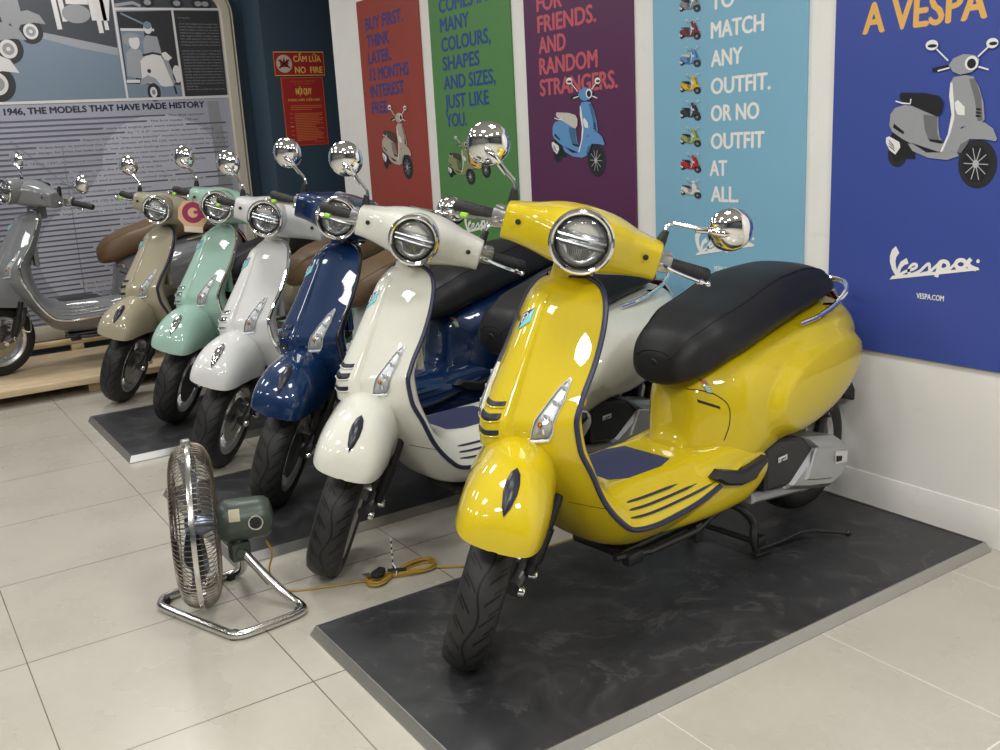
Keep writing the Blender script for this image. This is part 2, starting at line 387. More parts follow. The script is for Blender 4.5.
# ------------------------------------------------------------------ printed scooter picture (flat print, drawn in its own pixel frame)
def scooter_print(mb, T, pal_):
    """pal_ : material indices body, shade, seat, dark, tyre, rim, light"""
    B, S, SE, D, TY, RI, L = pal_
    e = .00012; lay = [0]
    def P(pts, m): lay[0] += e; mb.poly(pts, T, m, lay[0])
    def E(c, r, m): lay[0] += e; mb.ell(c, r, T, m, 22, lay[0])
    def Rb(pts, w, m): lay[0] += e; mb.ribbon(pts, w, T, m, lay[0])
    E((92, 578), (50, 66), TY); E((90, 580), (26, 38), D)
    P([(62, 470), (130, 500), (180, 545), (185, 600), (130, 600), (80, 560), (45, 520)], D)
    P([(30, 500), (45, 493), (100, 520), (106, 545), (82, 582), (50, 560), (30, 525)], L)
    for k in range(3): Rb([(45, 512+k*14), (72+k*4, 540+k*12)], 4, D)
    E((478, 608), (87, 112), TY); E((472, 608), (62, 84), D)
    for k in range(10):
        a = 2*PI*k/10; Rb([(472, 608), (472+55*math.cos(a), 608+76*math.sin(a))], 4, RI)
    E((472, 608), (14, 19), RI)
    P([(46, 440), (50, 385), (72, 355), (120, 340), (160, 345), (215, 360), (288, 395), (290, 440), (300, 490), (320, 520), (318, 552), (240, 560), (180, 535), (110, 500), (62, 470)], B)
    P([(215, 385), (285, 395), (286, 470), (300, 505), (245, 500), (225, 455)], S)
    E((120, 415), (52, 58), B); P([(70, 430), (125, 470), (120, 482), (66, 450)], D)
    P([(145, 525), (320, 552), (350, 500), (362, 520), (395, 575), (340, 596), (250, 590), (170, 560)], B)
    P([(160, 520), (300, 560), (318, 545), (308, 562), (240, 565)], D)
    P([(245, 500), (310, 505), (318, 520), (300, 520), (255, 512)], D)
    P([(336, 240), (350, 215), (400, 207), (440, 215), (470, 270), (490, 330), (500, 405), (480, 430), (400, 440), (370, 500), (340, 565), (305, 560), (340, 470), (352, 380), (338, 300)], B)
    P([(420, 225), (445, 222), (478, 300), (492, 410), (470, 415), (452, 320)], S)
    P([(336, 240), (346, 240), (358, 330), (364, 400), (350, 470), (318, 556), (305, 560), (338, 475), (350, 385), (334, 300)], L)
    P([(362, 330), (375, 318), (408, 350), (410, 388), (378, 385), (366, 360)], L)
    for k in range(3): P([(458, 355+15*k), (480, 357+15*k), (484, 366+15*k), (462, 365+15*k)], D)
    P([(345, 550), (360, 500), (390, 455), (440, 425), (500, 418), (540, 445), (560, 490), (555, 502), (510, 495), (440, 495), (400, 520), (385, 560)], B)
    P([(385, 560), (400, 520), (440, 495), (430, 520), (405, 560)], S)
    P([(92, 295), (100, 282), (220, 285), (290, 300), (310, 330), (305, 375), (285, 395), (235, 375), (150, 340), (100, 315)], SE)
    Rb([(75, 322), (110, 332), (150, 335), (152, 312)], 7, L)
    P([(325, 160), (345, 130), (390, 113), (440, 120), (462, 140), (455, 175), (430, 195), (380, 205), (345, 190)], B)
    E((428, 155), (30, 32), L); E((428, 157), (20, 22), D)
    Rb([(250, 180), (325, 165)], 16, D); Rb([(275, 185), (330, 172)], 7, L); Rb([(460, 172), (505, 186)], 7, L)
    Rb([(322, 140), (265, 85)], 7, L); E((242, 66), (30, 24), L); E((244, 70), (22, 8), D)
    Rb([(455, 128), (500, 85)], 7, L); E((514, 72), (26, 22), L); E((518, 74), (18, 8), D)
def art_map(xf, xr, zf, to3, ht):
    """front wheel centre at (xf, zf), rear wheel centre at xr: picture pixels -> wall"""
    k = (xf-xr)/(478-92); kz = ht/690
    return lambda a, b, d: to3(xf+(a-478)*k, zf-(b-608+(a-478)*.059)*kz, d)
def vespa_logo(mb, xl, zl, w, to3, mi, d):
    k = w/865
    T = lambda a, b, dd: to3(xl+(a-70)*k, zl+k*((385+.077*(a-70))-b), dd)
    e = .0001
    mb.poly([(120, 75), (158, 138), (130, 175), (122, 215), (130, 265), (150, 310), (175, 345), (130, 350), (90, 290), (65, 220), (62, 165), (80, 110)], T, mi, d)
    mb.poly([(235, 185), (258, 238), (215, 250), (185, 280), (172, 330), (175, 345), (145, 345), (140, 320), (150, 270), (175, 220)], T, mi, d+e)
    mb.ribbon(cr([(165, 345), (235, 308), (300, 290), (338, 268), (335, 246), (300, 245), (265, 285), (268, 325), (300, 335), (385, 300)], 40), 27, T, mi, d+2*e)
    mb.ribbon(cr([(365, 315), (455, 238), (468, 275), (462, 312), (395, 330)], 24), 27, T, mi, d+3*e)
    mb.ribbon([(470, 312), (575, 222)], 26, T, mi, d+4*e); mb.ribbon([(572, 225), (536, 357)], 42, T, mi, d+5*e)
    mb.ribbon([(600+46*math.cos(t), 255+38*math.sin(t)) for t in np.linspace(0, 2*PI, 24, endpoint=False)], 36, T, mi, d+6*e, closed=True)
    mb.ribbon([(640, 305), (730, 220)], 24, T, mi, d+7*e)
    mb.ribbon([(762+46*math.cos(t), 243+37*math.sin(t)) for t in np.linspace(0, 2*PI, 24, endpoint=False)], 36, T, mi, d+8*e, closed=True)
    mb.ribbon(cr([(852, 196), (830, 225), (840, 258), (905, 288)], 14), 38, T, mi, d+9*e)
    mb.poly([(100, 350), (70, 385), (540, 336), (935, 293), (920, 268), (540, 308)], T, mi, d+10*e)
    mb.ell((915, 217), (15, 17), T, mi, 14, d+e)

def print_mat(name, rgb, rough=.38): return simple(name, srgb(*rgb), rough, var=.03, scale=4)
P_RED = print_mat('print_red', (150, 62, 50)); P_GREEN = print_mat('print_green', (82, 132, 74)); P_PURPLE = print_mat('print_purple', (86, 42, 78)); P_CYAN = print_mat('print_light_blue', (126, 176, 200)); P_BLUE = print_mat('print_blue', (58, 76, 152))
T_NAVY = print_mat('ink_navy', (52, 58, 122)); T_BLUE = print_mat('ink_blue', (40, 72, 132)); T_PINK = print_mat('ink_pink', (188, 88, 98)); T_OCHRE = print_mat('ink_ochre', (222, 172, 92))
I_DARK = print_mat('ink_black', (30, 30, 34)); I_TYRE = print_mat('ink_tyre', (40, 41, 45)); I_SILV = print_mat('ink_silver', (176, 178, 182)); I_WHITE = print_mat('ink_white', (226, 226, 224)); I_SEATW = print_mat('ink_bone', (200, 192, 182)); I_BROWN = print_mat('ink_brown', (74, 58, 50))
def shades(n, rgb): return print_mat(n, rgb), print_mat(n+'_shade', tuple(int(c*.72) for c in rgb))
def wall_poster(x0, x1, z0, z1, base, label):
    g = empty('wall_poster', ((x0+x1)/2, WY, z0)); tag(g, label, 'poster', 'tall advertising posters along the wall')
    mb = MB(); mb.box((0, -.006, (z1-z0)/2), (x1-x0, .012, z1-z0), bev=.0012, seg=1); mb.build('panel', base, g)
    gx = (x0+x1)/2
    return g, (lambda a, b, d: (a-gx, -.0124-d, b-z0))
ZB, ZT = .576, 2.21
def lettering(g, to3, lines, mat, cap, bold=.038):
    mb = MB()
    for s, x, z, w in lines: text(mb, s, x, z, cap, to3, width=w*1.03, bold=bold)
    return mb.build('lettering', mat, g, recalc=False)
def logo_part(g, to3, xl, zl=.846, w=.31, site=True):
    mb = MB(); vespa_logo(mb, xl, zl, w, to3, 0, .0002)
    if site: text(mb, 'VESPA.COM', xl+.10, zl-.052, .017, to3, width=.096, bold=.02)
    return mb.build('logo', WHITEPL, g, recalc=False)
def picture(g, to3, xf, xr, zf, rgb, seat, nm, ht=.44):
    a, b = shades('ink_'+nm, rgb); mb = MB()
    scooter_print(mb, art_map(xf, xr, zf, to3, ht), (0, 1, 2, 3, 4, 5, 6)); return mb.build('scooter_picture', [a, b, seat, I_DARK, I_TYRE, I_SILV, I_WHITE], g, recalc=False)

g, t3 = wall_poster(-5.742, -4.975, ZB, ZT, P_RED, 'red poster BUY FIRST THINK LATER with a beige scooter picture')
lettering(g, t3, [('BUY FIRST.', -5.637, 2.03, .472), ('THINK', -5.637, 1.931, .295), ('LATER.', -5.637, 1.834, .30), ('12 MONTHS', -5.632, 1.735, .49), ('INTEREST', -5.64, 1.637, .432), ('FREE.', -5.64, 1.538, .225)], T_NAVY, .069)
logo_part(g, t3, -5.50); picture(g, t3, -5.223, -5.499, 1.21, (178, 168, 150), I_BROWN, 'beige')
g, t3 = wall_poster(-4.858, -4.079, ZB, ZT, P_GREEN, 'green poster about MANY COLOURS SHAPES AND SIZES with two scooters')
lettering(g, t3, [('COMES IN', -4.745, 2.018, .465), ('MANY', -4.745, 1.92, .29), ('COLOURS,', -4.744, 1.82, .475), ('SHAPES', -4.742, 1.722, .365), ('AND SIZES,', -4.743, 1.622, .50), ('JUST LIKE', -4.742, 1.523, .43), ('YOU.', -4.742, 1.424, .21)], T_BLUE, .069)
logo_part(g, t3, -4.61); picture(g, t3, -4.36, -4.55, 1.19, (190, 160, 60), I_BROWN, 'ochre', .25); picture(g, t3, -4.518, -4.721, 1.155, (132, 142, 98), I_BROWN, 'olive', .26)
g, t3 = wall_poster(-3.962, -3.191, ZB, ZT, P_PURPLE, 'purple poster FOR FRIENDS AND RANDOM STRANGERS with a sky blue scooter')
lettering(g, t3, [('FOR', -3.856, 1.911, .19), ('FRIENDS.', -3.855, 1.818, .42), ('AND', -3.853, 1.724, .205), ('RANDOM', -3.853, 1.63, .42), ('STRANGERS.', -3.856, 1.534, .55)], T_PINK, .071)
logo_part(g, t3, -3.72); picture(g, t3, -3.445, -3.731, 1.23, (96, 146, 196), I_SEATW, 'sky')
g, t3 = wall_poster(-3.068, -2.299, ZB, ZT, P_CYAN, 'light blue poster TO MATCH ANY OUTFIT with a column of little scooters')
lettering(g, t3, [('TO', -2.748, 1.775, .115), ('MATCH', -2.748, 1.673, .252), ('ANY', -2.748, 1.571, .155), ('OUTFIT.', -2.748, 1.47, .285), ('OR NO', -2.748, 1.37, .235), ('OUTFIT', -2.748, 1.266, .26), ('AT', -2.755, 1.164, .09), ('ALL.', -2.748, 1.065, .14)], WHITEPL, .057, .034)
logo_part(g, t3, -2.832)
for k, (rgb, st, nm) in enumerate([((132, 134, 138), I_DARK, 'mid_grey'), ((120, 48, 54), I_BROWN, 'maroon'), ((92, 140, 190), I_SEATW, 'azure'), ((214, 174, 44), I_DARK, 'sun'), ((52, 56, 62), I_DARK, 'coal'), ((150, 164, 92), I_DARK, 'lime'), ((184, 42, 44), I_DARK, 'scarlet'), ((214, 212, 206), I_BROWN, 'pearl')]):
    picture(g, t3, -2.818, -2.902, 1.790-k*.1005, rgb, st, nm, .080)
g, t3 = wall_poster(-2.185, -1.15, ZB, ZT, P_BLUE, 'royal blue poster with orange lettering and a large silver scooter picture')
lettering(g, t3, [('A VESPA', -2.079, 1.614, .407)], T_OCHRE, .090, .032)
logo_part(g, t3, -1.94, .828, .307); picture(g, t3, -1.662, -1.932, 1.20, (150, 152, 156), I_DARK, 'silver_grey')

# ------------------------------------------------------------------ fire signs on the dark column
S_RED = print_mat('sign_red', (166, 40, 46), .3); S_YEL = print_mat('sign_yellow', (236, 196, 92), .3); S_PALE = print_mat('sign_pale', (206, 186, 170), .3); S_RED2 = print_mat('sign_scarlet', (172, 46, 46), .3); S_ORG = print_mat('sign_orange', (214, 116, 60), .3)
g = empty('no_fire_sign', (XC, 2.885, 1.865)); tag(g, 'red and yellow NO FIRE sign on the dark blue column', 'sign')
t3 = lambda a, b, d: (.0032+d, a-2.885, b-1.865)
mb = MB(); mb.box((.0015, 0, .0835), (.003, .390, .167)); mb.build('plate', S_RED, g)
mb = MB(); q = [(2.694, 1.868), (3.076, 1.868), (3.076, 2.029), (2.694, 2.029)]; mb.ribbon(q, .006, t3, 0, .0002, True)
text(mb, 'CẤM LỬA', 2.84, 1.962, .04, t3, width=.215, bold=.03, d=.0004); text(mb, 'NO  FIRE', 2.845, 1.884, .042, t3, width=.215, bold=.03, d=.0004); mb.build('lettering', S_YEL, g, recalc=False)
mb = MB(); mb.ell((2.768, 1.948), (.060, .062), t3, 0, 32, .0003)
mb.poly([(2.742, 1.925), (2.794, 1.925), (2.802, 1.955), (2.79, 1.985), (2.78, 1.96), (2.768, 1.995), (2.757, 1.96), (2.745, 1.985), (2.735, 1.955)], t3, 1, .0005)
mb.ribbon([(2.728, 1.975), (2.808, 1.92)], .011, t3, 2, .0007); mb.ribbon([(2.728, 1.92), (2.808, 1.975)], .011, t3, 2, .0009); mb.build('pictogram', [S_PALE, S_RED, I_DARK], g, recalc=False)
g = empty('fire_rules_notice', (XC, 2.893, 1.371)); tag(g, 'red paper notice of fire rules below the NO FIRE sign', 'sign')
t3 = lambda a, b, d: (.0022+d, a-2.893, b-1.371)
mb = MB(); mb.box((.001, 0, .2425), (.002, .33, .485)); mb.build('sheet', S_RED2, g)
mb = MB(); mb.ribbon([(2.733, 1.376), (3.053, 1.376), (3.053, 1.851), (2.733, 1.851)], .006, t3, 0, .0002, True)
text(mb, 'NỘI QUY', 2.835, 1.735, .042, t3, width=.125, bold=.03, mi=1, d=.0003); text(mb, 'PHÒNG CHÁY CHỮA CHÁY', 2.772, 1.688, .016, t3, width=.25, bold=.02, mi=1, d=.0003)
text(mb, 'CỘNG HÒA XÃ HỘI CHỦ NGHĨA VIỆT NAM', 2.80, 1.822, .009, t3, width=.19, d=.0003); text(mb, 'Độc lập - Tự do - Hạnh phúc', 2.83, 1.806, .009, t3, width=.13, d=.0003)
random.seed(4)
for k in range(3): mb.ribbon([(2.785, 1.655-k*.013), (3.03-(k == 2)*.08, 1.655-k*.013)], .006, t3, 0, .0003)
for k in range(17):
    z = 1.60-k*.0118; mb.ribbon([(2.81, z), (3.03-random.random()*.08*(k % 3 > 0), z)], .0062, t3, 0, .0003)
for k in range(7): mb.ribbon([(2.772, 1.60-k*.03), (2.795, 1.60-k*.03)], .006, t3, 1 if k == 3 else 0, .0003)
text(mb, 'BAN LÃNH ĐẠO', 2.95, 1.392, .01, t3, width=.08, d=.0003)
mb.build('lettering', [S_ORG, S_YEL], g, recalc=False)

# ------------------------------------------------------------------ history board: big printed wall panel in a cream frame
H_GREY = print_mat('print_lilac_grey', (158, 160, 172)); H_ROAD = print_mat('print_road_grey', (112, 128, 144)); H_DK = print_mat('print_charcoal', (42, 43, 48)); H_GRASS = print_mat('print_dark_grass', (62, 66, 72)); H_KERB = print_mat('print_kerb', (146, 150, 156)); H_WH = print_mat('print_pale', (206, 204, 204)); H_MID = print_mat('print_mid_grey', (140, 142, 146)); H_LINE = print_mat('print_line', (92, 94, 110)); H_LT = print_mat('print_light_lilac', (178, 180, 190)); H_INK = print_mat('print_ink', (36, 42, 62))
hb = empty('history_board', (XB, 0, .12)); tag(hb, 'large grey history board of old scooter photographs behind the grey scooter', 'display board')
t3 = lambda a, b, d: (d, a, b-.12)
Y0, Y1 = -1.2, 2.445
mb = MB(); mb.box((-.03, (Y0+Y1)/2, 1.23), (.058, Y1-Y0+.02, 2.46)); mb.build('panel', H_GREY, hb)
mb = MB()  # frame: upright with a rounded top corner, top bar and plinth
pth = [(2.49, .10), (2.49, 2.31)]+[(2.37+.12*math.cos(a), 2.31+.16*math.sin(a)) for a in np.linspace(0, PI/2, 10)][1:]+[(Y0, 2.47)]
prof = [(-.045, -.06), (-.045, .018), (-.036, .026), (.02, .026), (.026, .018), (.028, .004), (.034, .004), (.036, .018), (.045, .018), (.045, -.06)]
P = np.array(pth); rows = []
for i in range(len(P)):
    a, b = max(i-1, 0), min(i+1, len(P)-1); t = unit(P[b]-P[a]); nn = np.array([t[1], -t[0]])
    rows.append([t3(*(P[i]+nn*q), dd) for q, dd in prof])
mb.grid(rows, False, True, cap=True); mb.build('frame', CREAM, hb, ang=25)
mb = MB(); mb.box((.004, (Y0+2.44)/2, .09), (.03, 2.44-Y0, .10), bev=.003); mb.build('plinth', CREAM, hb)
# photographs
import itertools
_ct = itertools.count(); mb = MB(); D = lambda k: .0004+.00012*k+next(_ct)*3e-7
mb.poly([(Y0, 1.745), (1.722, 1.745), (1.712, 2.46), (Y0, 2.46)], t3, 0, D(0))
mb.poly([(.5, 2.24), (1.231, 2.165), (1.709, 2.06), (1.712, 2.46), (.5, 2.46)], t3, 1, D(1))
mb.poly([(.9, 2.235), (1.231, 2.185), (1.71, 2.085), (1.71, 2.035), (1.45, 2.085), (1.231, 2.145), (.9, 2.2)], t3, 2, D(2))
for a, z, w in ((1.36, 2.20, .03), (1.40, 2.25, .03), (1.62, 2.18, .03), (1.66, 2.2, .025)): mb.ribbon([(a, z), (a-.02, 2.46)], w, t3, 3, D(3))
mb.poly([(1.57, 2.26), (1.68, 2.26), (1.70, 2.4), (1.56, 2.4)], t3, 3, D(3)); mb.poly([(1.42, 2.36), (1.56, 2.36), (1.56, 2.46), (1.42, 2.46)], t3, 3, D(4))
mb.ell((1.475, 2.30), (.09, .06), t3, 4, 20, D(5))
for cy, cz, r in ((1.18, 2.185, .075), (1.03, 2.075, .09), (.93, 1.86, .11)):
    mb.ell((cy, cz), (r, r*1.05), t3, 5, 28, D(6)); mb.ell((cy, cz), (r*.6, r*.65), t3, 3, 24, D(7)); mb.ell((cy, cz), (r*.4, r*.42), t3, 4, 20, D(8)); mb.ell((cy, cz), (r*.15, r*.15), t3, 3, 12, D(9))
    mb.poly([(cy-r*1.6, cz+r*.9), (cy-r*1.1, cz+r*1.5), (cy, cz+r*1.75), (cy+r*.9, cz+r*1.35), (cy+r*1.3, cz+r*.6), (cy+r*.4, cz+r*.72), (cy-r*.7, cz+r*.55), (cy-r*1.2, cz-r*.2)], t3, 4 if r < .1 else 3, D(10))
mb.poly([(.8, 2.46), (1.12, 2.46), (1.14, 2.30), (1.05, 2.22), (.8, 2.2)], t3, 4, D(9)); mb.poly([(.85, 2.36), (1.0, 2.34), (1.02, 2.24), (.85, 2.22)], t3, 5, D(11))
mb.build('street_photograph', [H_ROAD, H_GRASS, H_KERB, H_WH, H_MID, H_DK], hb, recalc=False)
mb = MB()
mb.poly([(1.738, 1.745), (2.108, 1.755), (2.104, 2.335), (1.735, 2.32)], t3, 1, D(0)); mb.poly([(1.738, 1.745), (2.108, 1.755), (2.108, 1.835), (1.738, 1.85)], t3, 4, D(1))
mb.poly([(1.745, 1.86), (1.80, 1.86), (1.83, 2.02), (1.90, 2.06), (1.90, 2.21), (1.745, 2.20)], t3, 4, D(1))
mb.ribbon([(1.745, 2.205), (1.97, 2.205)], .016, t3, 3, D(2)); mb.ribbon([(1.74, 1.865), (1.83, 1.865)], .02, t3, 3, D(2)); mb.ribbon([(1.76, 2.31), (1.90, 2.245)], .012, t3, 4, D(2))
mb.poly([(1.75, 1.9), (1.76, 2.05), (1.80, 2.09), (1.86, 2.07), (1.89, 2.0), (1.85, 1.88)], t3, 2, D(3)); mb.ell((1.826, 2.125), (.036, .048), t3, 3, 24, D(5)); mb.ell((1.80, 2.14), (.05, .045), t3, 0, 24, D(4)); mb.poly([(1.775, 2.17), (1.82, 2.185), (1.875, 2.165), (1.85, 2.155), (1.80, 2.15)], t3, 0, D(6))
mb.poly([(1.88, 2.0), (1.885, 2.13), (1.91, 2.17), (1.985, 2.16), (2.0, 2.06), (1.97, 2.01)], t3, 2, D(3)); mb.ell((1.928, 2.215), (.028, .037), t3, 3, 22, D(5)); mb.ell((1.928, 2.235), (.028, .025), t3, 4, 22, D(6))
mb.poly([(1.845, 1.86), (1.85, 2.0), (1.905, 2.05), (1.99, 2.04), (2.03, 1.96), (2.055, 1.83), (2.0, 1.825)], t3, 3, D(7)); mb.poly([(1.99, 2.05), (2.03, 2.06), (2.07, 2.02), (2.03, 1.99)], t3, 3, D(8))
mb.poly([(2.0, 2.02), (2.04, 2.0), (2.08, 1.86), (2.055, 1.835)], t3, 2, D(8)); mb.ell((2.09, 1.91), (.03, .06), t3, 3, 20, D(8))
mb.ell((1.915, 1.79), (.045, .062), t3, 5, 26, D(9)); mb.ell((1.912, 1.79), (.024, .036), t3, 3, 22, D(10)); mb.ell((1.912, 1.79), (.012, .018), t3, 4, 16, D(11))
mb.poly([(1.825, 1.835), (1.84, 1.88), (1.89, 1.905), (1.94, 1.88), (1.97, 1.83), (1.94, 1.845), (1.90, 1.855)], t3, 2, D(12)); mb.ell((1.90, 1.932), (.013, .014), t3, 5, 16, D(13)); mb.ribbon([(2.06, 1.83), (2.07, 1.775)], .014, t3, 5, D(9))
mb.ribbon([(1.87, 2.035), (1.94, 2.052), (2.0, 2.04)], .014, t3, 5, D(13))
mb.build('portrait_photograph', [H_MID, H_DK, H_KERB, H_WH, H_ROAD, H_DK], hb, recalc=False)
mb = MB(); mb.poly([(1.727, 2.35), (2.44, 2.36), (2.44, 2.46), (1.727, 2.46)], t3, 0, D(0))
for a in (1.95, 2.15, 2.30, 2.35): mb.ell((a, 2.385), (.05, .035), t3, 1, 20, D(1)); mb.ell((a, 2.385), (.025, .018), t3, 2, 16, D(2))
mb.ribbon([(1.73, 2.36), (1.85, 2.38), (1.9, 2.36)], .02, t3, 2, D(1)); mb.build('group_photograph', [H_GRASS, H_DK, H_KERB], hb, recalc=False)
mb = MB(); mb.poly([(2.13, 1.755), (2.437, 1.762), (2.44, 2.34), (2.12, 2.335)], t3, 0, D(0))
words = 'the first scooter road museum models were made for the people and the world of history with new design engine wheels club members rally factory'.split(); random.seed(11)
def sentence(n):
    s = ''
    while len(s) < n: s += random.choice(words)+' '
    return s[:n].strip()
zl = 2.285; k = 0
while zl > 1.785:
    if k not in (1, 10): text(mb, sentence(34 if k not in (0, 23) else 10), 2.148, zl, .009, t3, width=.275 if k not in (0, 23) else .08, bold=.0, mi=1, d=D(2))
    zl -= .0202; k += 1
mb.build('text_panel', [H_DK, H_KERB], hb, recalc=False)
mb = MB()   # pale dividing borders and title
mb.ribbon([(Y0, 1.735), (.9, 1.738), (2.444, 1.75)], .018, t3, 0, D(14)); mb.ribbon([(1.729, 1.745), (1.719, 2.41)], .014, t3, 0, D(15)); mb.ribbon([(2.118, 1.75), (2.112, 2.345)], .014, t3, 0, D(15)); mb.ribbon([(1.72, 2.336), (2.444, 2.352)], .013, t3, 0, D(16))
mb.build('border_lines', H_WH, hb, recalc=False)
mb = MB(); text(mb, 'SINCE 1946, THE MODELS THAT HAVE MADE HISTORY', .745, 1.664, .040, lambda a, b, d: t3(a, b+.012*(a-.9), d), width=1.515, bold=.045, d=D(3)); mb.build('title_lettering', H_INK, hb, recalc=False)
# lower text area: dark rules that break off into lines of small print, over pale ghost shapes
mb = MB()
mb.ell((1.92, 1.30), (.42, .34), t3, 0, 40, D(0)); mb.poly([(1.2, .9), (1.5, 1.3), (1.66, 1.5), (1.5, .95)], t3, 0, D(1)); mb.ell((1.5, .7), (.5, .42), t3, 0, 40, D(2)); mb.ribbon([(1.26, .3), (1.26, 1.45)], .008, t3, 1, D(3)); mb.ribbon([(.95, 1.5), (1.3, 1.15)], .01, t3, 1, D(4))
mb.poly([(2.30, 1.0), (2.40, 1.0), (2.36, 1.72), (2.28, 1.72)], t3, 1, D(5))
mb.build('ghost_print', [H_LT, H_MID], hb, recalc=False)
mb = MB(); lines = ['The first scooter', 'The first model 125 on', 'seats and engine gear were adopted', 'by "1 2 5" version with quarter styling', 'Experts hailed it "the most popular" modern and performance model', 'It was born to continue the market success of the PS 125, with a completely new design', 'other new design, for what has been called "one of the best-looking two-wheelers" created by the most', 'market a new milestone in history', 'the "Time 125", a featured model, was sold in the design, steel', 'special series derived from the earlier', 'Together with the PX version it was the', 'With this new vehicle it presented the rally winning model', 'good quality of electric ignition and a completely revised engine', 'to the original', '3 intake ports and 3 transfer ports in the engine', 'and performance. Built', 'identical to the PS 125 it belonged to', 'automatic transmission was introduced on the', 'began produced a new line', 'selected in the', 'model of', 'Centenary for the', 'introduced the', 'and the style', 'beginning of', 'a new engine', 'of the world']
random.seed(3); z = 1.612; k = 0
starts = [1.99, 1.86, 1.56, 1.70, 1.40, 1.12, .95, 1.62, .98, 1.62, 1.30, 1.12, .96, 1.95, 1.05, 1.0, 1.15, 1.05, 1.2]
while z > .26:
    st = starts[k] if k < len(starts) else 1.2+.6*random.random()
    tl = lambda a, b, d: t3(a, b+.012*(a-.9), d)
    s = lines[k % len(lines)]; w = min(2.40-st, len(s)*.0155)
    mb.ribbon([(Y0, z+.008), (st-.02, z+.008)], .0105, tl, 0, D(8)); text(mb, s, st, z, .014, tl, width=w, bold=.012, d=D(8))
    if st+w < 2.2 and random.random() < .6: mb.ribbon([(st+w+.02, z+.008), (2.40, z+.008)], .010, tl, 0, D(8))
    z -= .0345; k += 1
mb.build('history_text', H_LINE, hb, recalc=False)

# ------------------------------------------------------------------ motor scooter: local axes X = rider's left, Y = towards the rear, Z up; front axle at Y 0
SH = [  # C(u,z)        E(u,z,w)            I(u,z)     p
 (.340, .957, .345, .957, .010, .355, .957, 1.8), (.326, .955, .350, .952, .056, .375, .953, 1.8), (.296, .946, .350, .938, .100, .388, .942, 1.75), (.252, .918, .338, .905, .132, .390, .91, 1.7), (.205, .850, .308, .845, .150, .368, .85, 1.65),
 (.160, .775, .270, .775, .157, .338, .775, 1.6), (.114, .690, .222, .695, .162, .300, .70, 1.55), (.088, .635, .202, .640, .166, .282, .64, 1.5), (.088, .580, .206, .580, .170, .285, .58, 1.5), (.135, .510, .226, .508, .178, .298, .51, 1.6),
 (.212, .42, .262, .428, .190, .325, .455, 1.9), (.285, .32, .308, .365, .200, .375, .425, 2.6), (.36, .245, .362, .324, .205, .43, .416, 3.0), (.46, .213, .468, .309, .205, .48, .415, 3.2), (.60, .205, .60, .315, .205, .60, .413, 3.2), (.75, .21, .735, .336, .20, .74, .412, 3.2), (.87, .225, .86, .362, .19, .87, .42, 3.2)]
_sk = np.arange(len(SH)); _sa = np.array(SH)
SHIFT = np.interp(_sk, [0, 8, 10, 13, 16], [.024, .020, .020, .010, .0])
for j_ in (0, 2, 5): _sa[:, j_] += SHIFT
_sa[5:10, 2] -= np.array([.003, .010, .014, .013, .004]); _sa[5:9, 0] -= np.array([.004, .010, .013, .010]); _sa[:10, 2] += .006; _sa[:10, 4] += .008
for j_ in (1, 3, 6): _sa[:5, j_] += np.array([.018, .018, .017, .013, .006])
def shrow(s): return [pchip(_sk, _sa[:, j], s) for j in range(8)]
def shield_outer(s, t):
    r = shrow(s); q = abs(t)**r[7]; return np.array([r[4]*t, r[0]+(r[2]-r[0])*q, r[1]+(r[3]-r[1])*q])
def shield_at(v, z, off=0.0):
    lo, hi = 0.3, 9.5
    def zz(s):
        r = shrow(s); t = min(1., abs(v)/max(r[4], 1e-4)); q = t**r[7]; return float(r[1]+(r[3]-r[1])*q), t
    for _ in range(36):
        m = .5*(lo+hi)
        if zz(m)[0] > z: lo = m
        else: hi = m
    s = .5*(lo+hi); t = zz(s)[1]*(1 if v >= 0 else -1); p = shield_outer(s, t)
    if off:
        e = 1e-3; a = shield_outer(s+e, t)-p; b = shield_outer(s, t*.99+1e-4)-p; n = unit(np.cross(a, b)); n = n if n[1] < 0 else -n
        p = p+n*off
    return p
def patch(mb, poly, surf, h, mi=0, rings=((1.0, -.002), (1.0, .55), (.93, 1.0), (.62, 1.12), (.3, 1.18)), dens=3):
    """raised patch: outline in surface coordinates, domed by h"""
    P = []; n = len(poly)
    for i in range(n):
        a, b = np.array(poly[i], float), np.array(poly[(i+1) % n], float)
        for k in range(dens): P.append(a+(b-a)*k/dens)
    P = np.array(P); c = P.mean(0); R = []
    for sc, f in rings:
        q = c+(P-c)*sc; R.append([surf(x, y, f if f < 0 else f*h) for x, y in q])
    mb.grid(np.array(R), False, True, mi); o = [surf(c[0], c[1], rings[-1][1]*h)]; m = len(P)
    last = R[-1]; mb.add(list(last)+o, [(i, (i+1) % m, m) for i in range(m)], mi)
    return mb
def sampled(keys, n):
    """keys rows (u, ...) -> smooth rows"""
    K = np.array(keys, float); u = np.linspace(0, len(K)-1, n); return np.array([pchip(np.arange(len(K)), K[:, j], u) for j in range(K.shape[1])]).T
def superring(cx, cz, w, h, e, n):
    a = np.linspace(0, 2*PI, n, endpoint=False); c, s = np.cos(a), np.sin(a)
    return cx+w*np.sign(c)*np.abs(c)**(2/e), cz+h*np.sign(s)*np.abs(s)**(2/e)

STEER_O = Vector((0, -.08, 0)); STEER_A = Vector((0, math.tan(math.radians(26)), 1)).normalized()
def steer_matrix(a): return Matrix.Translation(STEER_O) @ Matrix.Rotation(a, 4, STEER_A) @ Matrix.Translation(-STEER_O)
HUP = .022; FU = .052; UR = 1.42; ZR = .237   # rear axle
STEERED = []

